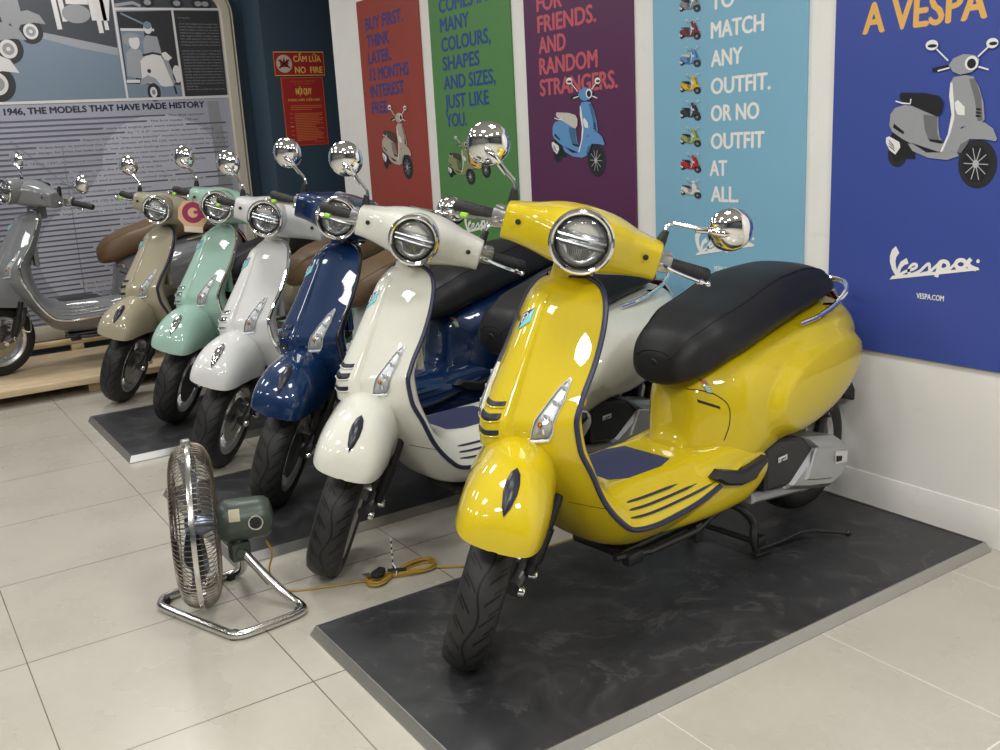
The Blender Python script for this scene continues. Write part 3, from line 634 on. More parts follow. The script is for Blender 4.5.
def build_scooter():
    root = empty('motor_scooter', (0, 0, 0))
    # ---- front shell: leg shield, belly and floor in one pressing
    S = np.r_[np.linspace(0, 3, 16)[:-1], np.linspace(3, 16, 66)]; t = np.sin(np.linspace(-PI/2, PI/2, 33)); rings = []
    for s in S:
        r = shrow(s); out = [shield_outer(s, x) for x in t]
        flat = min(1, max(0, (s-10.2)/1.6))
        inn = []
        for x in t[::-1][1:-1]:
            g0 = (1-abs(x)**2.4)**.55; a = abs(x); g1 = 1 - min(1, max(0, (a-.56)/.44))**1.5; g = g0*(1-flat)+g1*flat
            inn.append(np.array([r[4]*x, r[2]+(r[5]-r[2])*g, r[3]+(r[6]-r[3])*g]))
        rings.append(out+inn)
    mb = MB(); mb.grid(np.array(rings), False, True, 0, True); shell = mb.build('front_shell', PAINT, root, ang=50)
    # edge trim
    edge = lambda sg: [shield_outer(s, sg) for s in np.linspace(1.2, 15.0, 70)]
    for sg in (1, -1):
        mb = MB(); E = [p+np.array([sg*.002, .002, 0]) for p in edge(sg)]; mb.tube(E, .0075, 8); mb.build('edge_trim', NAVY, shell)
    mb = MB(); mb.tube([shield_outer(1.2, x)+np.array([0, .006, .003]) for x in np.linspace(-1, 1, 15)], .006, 8); mb.build('edge_trim', NAVY, shell)
    # floor mat and stripes
    def floor_at(v, u, off=0):
        s = np.interp(u, _sa[10:, 2], _sk[10:]); r = shrow(s); a = min(1, abs(v)/r[4]); g = 1-min(1, max(0, (a-.56)/.44))**1.5
        return np.array([v, r[2]+(r[5]-r[2])*g*0+0*off, r[3]+(r[6]-r[3])*g+off]) if True else None
    mb = MB(); patch(mb, [(-.075, .42), (.075, .42), (.105, .47), (.108, .60), (.085, .66), (-.085, .66), (-.108, .60), (-.105, .47)], lambda a, b, d: floor_at(a, b, d), .004, 0); mb.build('floor_mat', NAVYMAT, shell)
    for sg in (1, -1):
        mb = MB()
        for v0, u0, u1 in ((.160, .385, .60), (.174, .385, .665), (.187, .385, .73)):
            path = [floor_at(sg*(v0+.004*f), u0+(u1-u0)*f, .0012) for f in np.linspace(0, 1, 14)]; mb.tube(path, [.0035]+[.0055]*11+[.003, .001], 8, flat=(1, .6))
        mb.build('floor_stripes', NAVY, shell)
    for sg in (1, -1):
        mb = MB(); mb.tube([shield_outer(10.1+.5*(f-.3)**2, sg*f)*1.0 for f in np.linspace(.50, .97, 24)], .0011, 5); mb.build('panel_seam', SEAMM, shell)
    # ---- horn cover (the central tie) with badge and louvres
    S2 = lambda a, b, d: shield_at(a, b, d)
    mb = MB(); rows = []
    for z in np.linspace(.950, .588, 40):
        f = (.950-z)/.362; w = .030+.030*f**1.2; lift = (.007+.016*f)*min(1, (.950-z)/.02+.15); row = []
        for x in np.linspace(-1, 1, 17): 
            q = 1-abs(x)**6; p = shield_at(x*w, z, .0005); n = unit(p-shield_at(x*w, z, -.004)); row.append(p+n*(lift*q-.001)*(1-.12*x*x))
        rows.append(row)
    bot = [np.array([p[0]*.9, p[1]+.035, p[2]-.008]) for p in rows[-1]]; rows.append(bot)
    mb.grid(np.array(rows)); horn = mb.build('horn_cover', PAINT, root, ang=50)
    mb = MB()
    for z in np.linspace(.925, .64, 2)[:0]: pass
    H = lambda a, b, d: shield_at(a, b, .0005)+unit(shield_at(a, b, .0005)-shield_at(a, b, -.004))*((.007+.016*((.950-b)/.362))+d)
    ZL = (.682, .654, .625)
    for z in ZL:
        patch(mb, [(-.029, z+.010), (0, z+.006), (.029, z+.010), (.029, z), (.017, z-.008), (-.017, z-.008), (-.029, z)], H, .0014, 0)
    mb.build('louvre_slots', GLOSSB, horn)
    mb = MB()
    for z in ZL: mb.tube([H(x, z-.009+.004*abs(x)/.03, .0008) for x in np.linspace(-.030, .030, 9)], .0024, 6)
    mb.build('louvre_lips', PAINT, horn)
    mb = MB(); patch(mb, [(-.013, .888), (.013, .905), (.013, .872), (-.013, .850)], H, .003, 0, rings=((1, -.002), (1, 1.0), (.9, 1.1)), dens=1); mb.build('badge', BADGET, horn)
    mb = MB(); mb.poly([(-.013, .888), (.013, .905), (-.013, .852)], lambda a, b, d: H(a, b, d), 0, .0037); patch(mb, [(-.013, .888), (.012, .904), (-.012, .853)], H, .0041, 0, rings=((1, -.002), (1, 1.0)), dens=1)
    b2 = [(-.007, .866), (-.007, .887), (.001, .891), (.003, .886), (.001, .880), (-.005, .877)]
    for a, c in zip(b2[:-1], b2[1:]): mb.tube([H(*a, .0046), H(*c, .0046)], .0011, 5, mi=1)
    mb.build('badge_print', [BADGEB, WHITEPL], horn)
    mb = MB(); text(mb, 'Vespa', -.112, .868, .017, lambda a, b, d: shield_at(a, b, .0018+d), width=.062, bold=.02); mb.build('script_emblem', EMBLEM, shell, recalc=False)
    # ---- front indicators
    for sg in (1, -1):
        out = [(.088, .598), (.126, .602), (.134, .620), (.142, .70), (.139, .745), (.134, .750), (.122, .728), (.098, .655)]
        out = [(sg*a, b) for a, b in out]; c = np.mean(out, 0)
        mb = MB(); patch(mb, out, S2, .005, 0, rings=((1.0, -.002), (1.0, .9), (.94, 1.1), (.88, .5), (.8, .3), (.4, .2))); ind = mb.build('front_indicator', INDIC, root)
        q = [tuple(c+(np.array(p)-c)*.86) for p in out]
        mb = MB(); patch(mb, q, S2, .0085, 0, rings=((1.0, .3), (1.0, .75), (.9, 1.0), (.5, 1.1))); mb.build('lens', LENS, ind)
        mb = MB()
        for k in range(4):
            p = c+np.array([sg*(.006*k-.010), .032*k-.045]); mb.box(shield_at(p[0], p[1], .0035), (.022, .004, .014), bev=.002)
        mb.sphere(shield_at(c[0]-sg*.012, c[1]-.03, .003), .007, mi=1, n=10); mb.build('reflector', [CLEARL, ORANGE], ind)
    # ---- inner column cover behind the shield with the glove box lid
    mb = MB(); mb.box((0, .335, .72), (.17, .03, .16), bev=.012); mb.build('glove_box', PAINT, root)
    # ---- rear body monocoque
    BK = [(.722, .24, .425, .07, 3), (.740, .235, .46, .080, 3), (.753, .228, .52, .090, 2.9), (.766, .222, .585, .098, 2.7), (.783, .22, .620, .112, 2.6), (.812, .22, .645, .138, 2.6), (.855, .225, .658, .166, 2.7), (.90, .25, .675, .184, 2.8), (.98, .30, .690, .199, 2.7), (1.08, .332, .707, .208, 2.6),
          (1.2, .35, .724, .212, 2.5), (1.30, .37, .738, .207, 2.45), (1.40, .405, .745, .192, 2.4), (1.48, .445, .745, .166, 2.3), (1.545, .49, .728, .128, 2.2), (1.585, .53, .705, .085, 2.1), (1.605, .57, .675, .04, 2), (1.61, .60, .65, .008, 2)]
    def bring(r, n=64):
        x, z = superring(0, (r[1]+r[2])/2, r[3], (r[2]-r[1])/2, r[4], n); row = []
        for a, b in zip(x, z):
            uu_, zz_ = r[0]-1.235, b-.525; ca, sa = math.cos(.16), math.sin(.16); p, q = uu_*ca+zz_*sa, -uu_*sa+zz_*ca
            e = math.sqrt((p/.275)**2+(q/.135)**2); g = min(1, max(0, (1.04-e)/.11)); g = g*g*(3-2*g)
            k = .028*g*(1 if abs(a) > .06 else 0); row.append((a+math.copysign(k, a), r[0], b))
        return row
    mb = MB(); mb.grid(np.array([bring(r) for r in sampled(BK, 110)]), False, True, 0, True); body = mb.build('rear_body', PAINT, root, ang=60)
    _bk = sampled(BK, 200)
    def body_at(u, z, off=0.0, sg=1):
        r = [np.interp(u, _bk[:, 0], _bk[:, j]) for j in range(5)]; h = (r[2]-r[1])/2; q = min(1, abs(z-(r[1]+r[2])/2)/h)
        return np.array([sg*(r[3]*(max(0, 1-q**r[4]))**(1/r[4])+off), u, z])
    # hatch seam in front of the seat, slot and sticker
    mb = MB(); B_ = lambda u, z, o: body_at(u, z, o)
    seam = cr([(.768, .582), (.784, .580), (.808, .568), (.832, .535), (.830, .48), (.816, .432)], 40); mb.tube([body_at(u, z, .0002) for u, z in seam], .0016, 5)
    mb.build('panel_seam', SEAMM, body)
    mb = MB(); patch(mb, [(.772, .556), (.812, .534), (.812, .526), (.772, .547)], B_, .002); mb.build('hatch_slot', DARKIN, body)
    mb = MB(); q = [(.790, .612), (.804, .608), (.806, .568), (.792, .572)]; patch(mb, q, B_, .0008, 0, rings=((1, -.002), (1, 1.0)), dens=2); patch(mb, [(.792, .609), (.802, .606), (.803, .596), (.793, .599)], B_, .0016, 1, rings=((1, .1), (1, 1.0)), dens=1)
    for k in range(4): mb.tube([body_at(.794, .592-.005*k, .0014), body_at(.804, .590-.005*k, .0014)], .0014, 5, mi=2)
    mb.build('energy_sticker', [STICKG, STICKR, WHITEPL], body)
    mb = MB(); text(mb, 'Vespa', 0, 0, .030, lambda a, b, d: body_at(1.47+a, .555+b-.25*a, .004+d), width=.075, bold=.03); mb.build('script_emblem', CHROME, body, recalc=False)
    for sg in (1, -1):
        LK = [(.46, .25, .29, .11), (.54, .226, .34, .150), (.62, .217, .385, .172), (.70, .211, .408, .182), (.78, .208, .418, .187), (.86, .209, .423, .189), (.92, .232, .410, .189), (.960, .270, .380, .184), (.980, .295, .352, .170), (.986, .315, .335, .14)]; rows = []
        for r in sampled(LK, 50):
            x, z = superring(.06, (r[1]+r[2])/2, r[3]-.06, (r[2]-r[1])/2, 3.2, 40); rows.append([(sg*p, r[0], q) for p, q in zip(x, z)])
        mb = MB(); mb.grid(np.array(rows), False, True, 0, True); mb.build('lower_side_panel', PAINT, root, ang=60)
    # ---- foot pegs
    for sg in (1, -1):
        pg = [(.692, .363), (.727, .378), (.815, .352), (.932, .366), (.936, .345), (.895, .322), (.879, .308), (.813, .308), (.74, .33)]
        mb = MB(); mb.prism(pg, lambda a, b, d: (sg*(.168+d), a, b), 0, .042, bev=.008); mb.build('foot_peg', BLACKP, root, ang=30)
    # ---- seat
    SK = [(.682, .645, .668, .03, 2), (.687, .620, .694, .066, 2.2), (.702, .606, .722, .094, 2.4), (.736, .605, .758, .118, 2.6), (.795, .615, .784, .136, 2.8), (.85, .637, .806, .152, 3), (.96, .66, .832, .160, 3), (1.06, .684, .862, .160, 3), (1.16, .704, .880, .156, 3), (1.27, .724, .883, .148, 2.9), (1.37, .738, .868, .136, 2.7), (1.44, .748, .842, .118, 2.5), (1.478, .754, .815, .094, 2.3), (1.492, .762, .79, .05, 2)]
    SR = sampled(SK, 70)
    def sring(r, n=48):
        x, z = superring(0, (r[1]+r[2])/2, r[3], (r[2]-r[1])/2, r[4], n); h = (r[2]-r[1])
        # saddle: sides slope outwards to the lower edge
        return [(a*(1.0-.10*max(0, (b-r[1])/h-.3)), r[0], b) for a, b in zip(x, z)]
    mb = MB(); mb.grid(np.array([sring(r) for r in SR]), False, True, 0, True); seat = mb.build('seat', SEAT, root, ang=60)
    mb = MB()
    for sg in (1, -1):
        k = 6 if sg == 1 else 18; path = [np.array(sring(r)[k])*np.array([1.0, 1, 1])+np.array([sg*.0005, 0, .0005]) for r in SR[6:-6]]; mb.tube(path, .0022, 5)
    mb.tube([np.array(sring(SR[8])[k])+np.array([0, -.001, .001]) for k in range(4, 21)], .0022, 5)
    mb.build('seat_piping', SEAT, seat)
    mb = MB(); mb.lathe([(.0001, .003), (.012, .003), (.015, .002), (.017, -.004)], (0, .6845, .668), (0, -1, -.15), 20); mb.build('seat_emblem', SEAT, seat)
    # ---- grab rail, tail light, number plate bracket
    mb = MB(); hp_ = [(.140, 1.22, .705), (.150, 1.30, .716), (.148, 1.40, .738), (.134, 1.49, .766), (.09, 1.55, .785)]; rp = cr([(-a, b, c) for a, b, c in hp_]+[(0, 1.572, .79)]+hp_[::-1], 60); mb.tube(rp, .0085, 10)
    for sg in (1, -1): mb.tube([(sg*.147, 1.40, .738), (sg*.10, 1.42, .73)], .007, 8)
    mb.build('grab_rail', CHROME, root)
    mb = MB(); rows = []
    for f in np.linspace(0, 1, 14):
        u = 1.588+.13*f-.05*f*f; z = .748-.165*f; w = .032+.012*math.sin(PI*f); rows.append([(w*math.sin(a), u-.028+.034*math.cos(a)*math.sin(PI*min(1, f+.12))**.4, z) for a in np.linspace(-PI/2, PI/2, 11)])
    mb.grid(np.array(rows)); tl = mb.build('tail_light', REDLENS, root)
    mb = MB(); mb.tube([(.038, 1.57, .747), (.052, 1.625, .66), (.038, 1.648, .585), (-.038, 1.648, .585), (-.052, 1.625, .66), (-.038, 1.57, .747)], .005, 8, closed=True); mb.build('tail_light_rim', CHROME, tl)
    mb = MB(); mb.prism([(1.46, .46), (1.54, .49), (1.60, .52), (1.655, .42), (1.70, .345), (1.68, .335), (1.645, .36), (1.56, .40), (1.48, .42)], lambda a, b, d: (d, a, b), -.055, .055, bev=.004); mb.build('rear_mudguard', BLACKP, root, ang=30)
    for sg in (1, -1):
        mb = MB(); mb.sphere((sg*.095, 1.575, .56), .022, sc=(1, .8, .8)); mb.build('rear_indicator', ORANGE, root)
    # ---- wheels
    def wheel(name, c, spokes_mat):
        R = .2255; prof = [(.148, -.040), (.158, -.049), (.172, -.054), (.192, -.0565), (.207, -.051), (.217, -.038), (.2225, -.022), (R, 0), (.2225, .022), (.217, .038), (.207, .051), (.192, .0565), (.172, .054), (.158, .049), (.148, .040)]
        mb = MB(); mb.lathe(prof, (0, 0, 0), (1, 0, 0), 64); tire = mb.build(name, TIRE, root, ang=60)
        mb = MB(); mb.lathe([(.136, .040), (.150, .0495), (.156, .049), (.158, .044), (.150, .036), (.143, .02), (.140, 0), (.143, -.02), (.150, -.036), (.158, -.044), (.156, -.049), (.150, -.0495), (.136, -.040), (.130, -.02), (.130, .02), (.136, .040)], (0, 0, 0), (1, 0, 0), 48); mb.build('rim', RIM, tire)
        mb = MB(); mb.lathe([(.0001, .035), (.034, .035), (.040, .028), (.040, -.028), (.034, -.035), (.0001, -.035)], (0, 0, 0), (1, 0, 0), 24)
        for k in range(5):
            a = 2*PI*k/5; y, z = math.cos(a), math.sin(a); n = np.array([0, -z, y]); rows = []
            for f in np.linspace(0, 1, 7):
                r0 = .033+.104*f; w = .017-.006*math.sin(PI*f)+.004*f; h = .020-.004*f; c0 = np.array([.004*math.sin(PI*f), y*r0, z*r0]); rows.append([c0+n*w*q+np.array([h*p, 0, 0]) for q, p in ((-1, -.7), (-.7, -1), (.7, -1), (1, -.7), (1, .7), (.7, 1), (-.7, 1), (-1, .7))])
            mb.grid(rows, False, True, 0, True)
        mb.build('spokes', spokes_mat, tire)
        return tire
    fw = wheel('front_wheel', (0, 0, .2255), SPOKE); fw['centre'] = (0, FU, .2255); STEERED.append('front_wheel')
    mb = MB(); mb.lathe([(.050, .040), (.100, .040), (.102, .0415), (.100, .043), (.050, .043), (.048, .0415), (.050, .040)], (0, 0, 0), (1, 0, 0), 40)
    mb.lathe([(.0001, .046), (.022, .046), (.03, .042), (.055, .0405), (.055, .038), (.0001, .036)], (0, 0, 0), (1, 0, 0), 24, mi=0); mb.build('brake_disc', BRAKE, fw)
    rw = wheel('rear_wheel', (0, 0, 0), SPOKE); rw.location = (0, UR, ZR)
    # ---- front fender
    FK = [(-.240, .474, .476, .010), (-.238, .476, .494, .042), (-.229, .478, .534, .070), (-.204, .480, .574, .089), (-.15, .480, .612, .101), (-.08, .472, .630, .106), (-.01, .458, .632, .107), (.05, .443, .623, .109), (.105, .43, .602, .110), (.165, .42, .562, .109), (.21, .42, .512, .106), (.235, .425, .475, .103)]
    FK = [(r[0]+FU+max(0, r[0])*.14, r[1], r[2], r[3]*1.05) for r in FK]
    rows = []; inner = []
    for r in sampled(FK, 44):
        a = np.linspace(-PI/2, PI/2, 41); e = 2.35; s, c = np.sin(a), np.cos(a)
        x = r[3]*np.sign(s)*np.abs(s)**(2/e); z = r[1]+(r[2]-r[1])*np.abs(c)**(2/e)
        rows.append([(p, r[0], q) for p, q in zip(x, z)])
        inner.append([(p*.95, r[0]+.004, r[1]+(q-r[1])*.96+.001) for p, q in zip(x, z)])
    mb = MB(); rows = np.array(rows); inner = np.array(inner)
    ring = np.concatenate([rows, inner[:, ::-1]], axis=1); mb.grid(ring, False, True, 0, True); fen = mb.build('front_fender', PAINT, root, ang=50); STEERED.append('front_fender')
    fk = sampled(FK, 160)
    ridge_u, ridge_z = fk[:, 0], fk[:, 2]; cum = np.r_[0, np.cumsum(np.hypot(np.diff(ridge_u), np.diff(ridge_z)))]
    def fender_at(v, s, off=0.0):
        u = np.interp(s, cum, ridge_u); zb, zt, w = (np.interp(s, cum, fk[:, j]) for j in (1, 2, 3)); q = min(.999, abs(v)/w); e = 2.35
        z = zb+(zt-zb)*(1-q**e)**(1/e); ds = 1e-3; u2, z2 = np.interp(s+ds, cum, ridge_u), np.interp(s+ds, cum, ridge_z); n = unit([0, -(z2-np.interp(s, cum, ridge_z)), u2-u]); return np.array([v, u, z])+n*off
    mb = MB(); m_ = .150; out = [(0, m_-.066), (.010, m_-.044), (.0165, m_-.010), (.0165, m_+.018), (.011, m_+.048), (0, m_+.066), (-.011, m_+.048), (-.0165, m_+.018), (-.0165, m_-.010), (-.010, m_-.044)]
    patch(mb, out, fender_at, .009, 0, rings=((1, -.003), (1, .35), (.85, .7), (.5, 1.0), (.2, 1.1)), dens=3); mb.build('fender_crest', CREST, fen)
    # ---- front suspension on the left of the wheel
    def shift(m): m.v = [(p[0], p[1]+FU, p[2]) for p in m.v]
    mb = MB(); mb.tube(cr([(.0, .16, .50), (.05, .15, .45), (.088, .115, .37), (.090, .075, .29), (.088, .055, .25)], 20), [.031]*12+[.029, .027, .025, .022, .02, .02, .02, .02], 14); mb.tube([(.088, .055, .25), (.082, .03, .232), (.074, .0, .2255)], [.020, .019, .024], 12); shift(mb); sus = mb.build('front_suspension', FORKG, root); STEERED.append('front_suspension')
    mb = MB(); mb.tube([(.105, .045, .255), (.118, .09, .40), (.12, .11, .47)], .016, 12); mb.tube([(.108, .055, .29), (.116, .083, .38)], .022, 14); shift(mb); mb.build('shock_absorber', BLACKM, sus)
    mb = MB(); mb.lathe([(.0001, .022), (.011, .022), (.014, .018), (.014, 0)], (.106, .048, .252), (1, 0, .1), 14); mb.lathe([(.0001, .016), (.013, .016), (.016, .01), (.016, 0)], (.09, 0, .2255), (1, 0, 0), 14); shift(mb); mb.build('pivot_bolt', CHROME, sus)
    mb = MB(); mb.box((.06, .088, .262), (.045, .05, .07), rot=Matrix.Rotation(.4, 3, 'X'), bev=.01); mb.tube(cr([(.075, .10, .29), (.11, .15, .27), (.10, .16, .35), (.05, .16, .44)], 20), .004, 6); shift(mb); mb.build('brake_caliper', STEEL, sus)
    # ---- headset
    n0_ = set(bpy.data.objects)
    HK = [(-.206, .407, .032, 1.040, .034, 3.4), (-.203, .405, .048, 1.040, .046, 3.8), (-.17, .395, .058, 1.044, .050, 3.6), (-.13, .375, .076, 1.049, .056, 3.2), (-.095, .348, .100, 1.056, .064, 2.8), (-.055, .322, .126, 1.061, .071, 2.6), (0, .312, .138, 1.063, .074, 2.5)]
    HK = [(r[0], r[1]+(.410-r[1])*.35, r[2]*.84)+r[3:] for r in HK]
    HK = HK + [(-r[0],)+r[1:] for r in HK[-2::-1]]; rows = []
    for r in sampled(HK, 61):
        a, b = superring(r[1], r[3], r[2], r[4], r[5], 36); rows.append([(r[0], p, q) for p, q in zip(a, b)])
    mb = MB(); mb.grid(rows, False, True, 0, True)
    global LAMPC
    LO = np.array([0, .208, 1.085]); LAMPC = (0, .212, 1.085+HUP); LA = np.array([0, -1, .10])   # lamp centre and facing
    mb.lathe([(.074, -.006), (.0765, -.016), (.0765, -.04), (.072, -.09), (.056, -.13), (.03, -.15)], LO, LA, 40)
    mb.lathe([(.050, 1.00), (.052, .985), (.054, .95), (.056, .905)], (0, .392, 0), (0, 0, 1), 28)
    head = mb.build('handlebar_cover', PAINT, root, ang=50); STEERED.append('handlebar_cover')
    for sg in (1, -1):
        mb = MB(); mb.lathe([(.0001, .0005), (.0065, .0005), (.0075, 0)], (sg*.165, .3385, 1.058), (0, -1, .05), 14); mb.build('bolt_hole', DARKIN, head)
    mb = MB(); mb.box((0, .43, 1.085), (.15, .03, .075), rot=Matrix.Rotation(-.6, 3, 'X'), bev=.012); mb.build('instrument_panel', PLASTB, head)
    mb = MB(); mb.tube([LO+unit(LA)*.002+.0785*(math.cos(a)*np.array([1, 0, 0])+math.sin(a)*np.array([0, .0995, .995])) for a in np.linspace(0, 2*PI, 48, endpoint=False)], .0085, 10, closed=True); lamp = mb.build('headlamp', CHROME, root); STEERED.append('headlamp')
    mb = MB(); mb.lathe([(.074, .0), (.066, -.010), (.050, -.018), (.025, -.021), (.0001, -.022)], LO, LA, 36); mb.lathe([(.067, -.008), (.063, -.004), (.059, -.014)], LO, LA, 36)
    fx, fz = np.array([1., 0, 0]), np.array([0, .0995, .995]); fa = unit(LA)
    L3 = lambda a, b, d: LO+fx*a+fz*b+fa*d
    for y, h in ((.008, .007), (-.008, .005)): mb.tube([L3(-.066, y, -.006), L3(0, y, -.002), L3(.066, y, -.006)], h, 8)
    for k in range(-9, 10):
        x = k*.0058; zb = -math.sqrt(max(1e-6, .058**2-x*x))*.92; 
        if zb < -.02: mb.tube([L3(x, -.016, -.008), L3(x*.75, zb, -.016)], .0019, 6)
    mb.build('reflector', REFL, lamp)
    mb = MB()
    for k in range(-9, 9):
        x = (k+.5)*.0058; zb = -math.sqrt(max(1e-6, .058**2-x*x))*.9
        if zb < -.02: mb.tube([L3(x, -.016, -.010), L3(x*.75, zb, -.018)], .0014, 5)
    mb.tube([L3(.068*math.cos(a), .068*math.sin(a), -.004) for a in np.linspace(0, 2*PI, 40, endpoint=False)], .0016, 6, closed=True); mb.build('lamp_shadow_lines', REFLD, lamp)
    mb = MB(); mb.lathe([(.072, .002), (.066, .009), (.05, .0155), (.028, .019), (.0001, .020)], LO, LA, 40); mb.build('lens', LENS, lamp)
    for ob in [lamp]+[c for c in bpy.data.objects if c.parent == lamp]: ob.data.transform(Matrix.Translation(Vector(LO)) @ Matrix.Scale(.905, 4) @ Matrix.Translation(-Vector(LO)))
    # ---- grips, levers, switches, mirrors
    for sg in (1, -1):
        a0, a1 = np.array([sg*.235, .492, 1.018]), np.array([sg*.352, .545, 1.004]); d = unit(a1-a0)
        mb = MB(); mb.lathe([(.0001, -.003), (.019, -.003), (.021, 0), (.0175, .004), (.0165, .02), (.0175, .06), (.0170, .10), (.0185, .122), (.0165, .129), (.0001, .129)], a0, d, 20)
        for k in range(12): mb.lathe([(.0172, .012+.008*k), (.0182, .014+.008*k), (.0182, .016+.008*k), (.0172, .018+.008*k)], a0, d, 20)
        mb.build('handlebar_grip', GRIP, root); STEERED.append('handlebar_grip')
        mb = MB(); mb.box(a0-d*.02+np.array([0, -.005, .002]), (.048, .044, .050), rot=Matrix.Rotation(sg*.42, 3, 'Z'), bev=.008); mb.box(a0-d*.012+np.array([0, .0, .027]), (.03, .028, .012), rot=Matrix.Rotation(sg*.42, 3, 'Z'), bev=.004); mb.build('switch_housing', STEEL, root); STEERED.append('switch_housing')
        mb = MB(); pth = cr([(sg*.205, .415, 1.030), (sg*.225, .415, 1.028), (sg*.262, .430, 1.018), (sg*.315, .458, 1.005), (sg*.352, .476, .998)], 20); mb.tube(pth, [.0075]*6+[.0062]*12+[.0055, .005], 8, flat=(1, .8)); mb.sphere(pth[-1], .0085, n=12); mb.lathe([(.009, -.006), (.0085, .006)], pth[-4], pth[-1]-pth[-4], 10, cap=True); lev = mb.build('brake_lever', CHROME, root); STEERED.append('brake_lever')
        if sg < 0:
            mb = MB(); mb.tube(pth[13:16], .0085, 8); mb.build('lever_tag', GREENT, lev)
        mb = MB(); base = np.array([sg*.196, .432, 1.082]); hd = np.array([.362, .470, 1.150]) if sg > 0 else np.array([-.300, .470, 1.198]); q0 = base+np.array([0, 0, .035]); 
        mb.lathe([(.012, -.03), (.015, -.012), (.013, .012), (.0085, .034), (.0001, .036)], base, (sg*.15, 0, 1), 14); boot = mb
        fwd_ = unit(np.array([sg*.10, -1, -.10])); x, y, a = frame(fwd_); hp = []
        mb = MB(); prof = [(.0001, .026), (.012, .0255), (.026, .022), (.040, .014), (.050, .004), (.0535, -.004), (.0545, -.010), (.052, -.013)]; prof = [(r*1.07, h*1.05) for r, h in prof]
        mb.lathe(prof, hd, fwd_, 32)
        inner_ = hd-unit(hd-q0)*.040+fwd_*.012
        mb.tube([hd-unit(hd-q0)*.056+fwd_*.003, inner_, hd-unit(hd-q0)*.018+fwd_*.021, hd+fwd_*.023], [.0095, .013, .010, .003], 12)
        mir = mb.build('mirror', CHROME, root); STEERED.append('mirror')
        mb = MB(); mb.lathe([(.0001, -.0125), (.052, -.0125)], hd, fwd_, 32); mb.build('mirror_glass', MIRRG, mir)
        mb = MB(); st0 = q0-np.array([0, 0, .004]); mb.tube([st0, q0+np.array([sg*.006, .002, .012]), q0+np.array([sg*.016, .006, .020]), hd-unit(hd-q0)*.052+fwd_*.003], [.0052, .0052, .0052, .0058], 10); dirn = unit(hd-q0)
        mb.tube([hd-dirn*.092, hd-dirn*.05+fwd_*.003], [.0065, .0085], 10); mb.build('mirror_stem', CHROME, mir)
        boot.build('stem_boot', BLACKP, mir)
    for ob in bpy.data.objects:
        if ob not in n0_ and ob.type == 'MESH':
            ob.data.transform(Matrix.Translation((0, .004, HUP)))
    # ---- engine, swing arm, exhaust, stands, belly
    mb = MB(); mb.prism([(.99, .36), (1.05, .375), (1.18, .345), (1.235, .292), (1.109, .205), (.99, .225)], lambda a, b, d: (.06+d, a, b), 0, .10, bev=.008); mb.box((0, 1.08, .28), (.16, .30, .17), bev=.03); eng = mb.build('engine_block', BLACKP, root, ang=30)
    mb = MB(); mb.prism([(1.045, .318), (1.09, .318), (1.09, .300), (1.045, .300)], lambda a, b, d: (.161+d, a, b), 0, .003, bev=.001); mb.build('engine_plate', CHROME, eng)
    mb = MB(); text(mb, 'i-get', 1.049, .304, .010, lambda a, b, d: (.1646, a, b), width=.036, bold=.01); mb.build('engine_plate_lettering', DARKIN, eng, recalc=False)
    mb = MB(); cover = [(1.18, .345), (1.285, .322), (1.36, .305), (1.425, .262), (1.435, .20), (1.40, .152), (1.33, .135), (1.20, .165), (1.10, .195), (1.095, .215), (1.235, .292)]
    mb.prism(cover, lambda a, b, d: (.075+d, a, b), 0, .095, bev=.016); mb.prism([tuple(np.array([1.30, .23])+(np.array(p)-np.array([1.30, .23]))*.62) for p in cover[:9]], lambda a, b, d: (.168+d, a, b), 0, .009, bev=.004)
    mb.prism([(.95, .222), (1.20, .185), (1.21, .165), (1.20, .150), (.95, .188)], lambda a, b, d: (.085+d, a, b), 0, .06, bev=.01); trans = mb.build('transmission_cover', ALU, root, ang=30)
    mb = MB(); mb.prism([(1.335, .262), (1.405, .245), (1.40, .205), (1.335, .215)], lambda a, b, d: (.176+d, a, b), 0, .006, bev=.003); mb.build('vent_plate', CHROME, trans)
    mb = MB(); mb.prism([(1.335, .245), (1.365, .238), (1.362, .222), (1.335, .225)], lambda a, b, d: (.182+d, a, b), 0, .004, bev=.002); mb.build('vent_opening', DARKIN, trans)
    mb = MB(); mb.lathe([(.02, -.2), (.055, -.17), (.065, -.1), (.065, .13), (.05, .17), (.02, .18)], (-.15, 1.38, .26), (0, 1, .12), 20, cap=True); mb.tube(cr([(-.12, 1.20, .24), (-.12, 1.08, .16), (-.05, 1.02, .17)], 14), .015, 10); mb.build('exhaust', BLACKM, root)
    mb = MB(); mb.tube([(.10, 1.36, .30), (.115, 1.40, .48), (.11, 1.42, .56)], .018, 12); 
    for k in range(7): mb.lathe([(.024, -.004), (.028, 0), (.024, .004)], (.105+.001*k, 1.375+.006*k, .36+.022*k), (0, .2, 1), 14)
    mb.build('rear_shock', BLACKM, root)
    mb = MB(); mb.box((0, .62, .195), (.20, .38, .03), bev=.01); mb.tube([(.10, .40, .20), (.12, .52, .185), (.12, .72, .18), (.10, .86, .20)], .011, 8); mb.box((.11, .46, .185), (.03, .06, .035), bev=.005); mb.box((.12, .73, .17), (.012, .03, .06), bev=.003); mb.build('belly_frame', BLACKM, root)
    mb = MB()
    for sg in (1, -1): mb.tube(cr([(sg*.06, .90, .20), (sg*.10, .945, .165), (sg*.115, .985, .11), (sg*.125, .975, .062), (sg*.13, .985, .012)], 16), .0125, 10); mb.box((sg*.13, 1.00, .0085), (.03, .07, .010), rot=Matrix.Rotation(-.15, 3, 'X'), bev=.003)
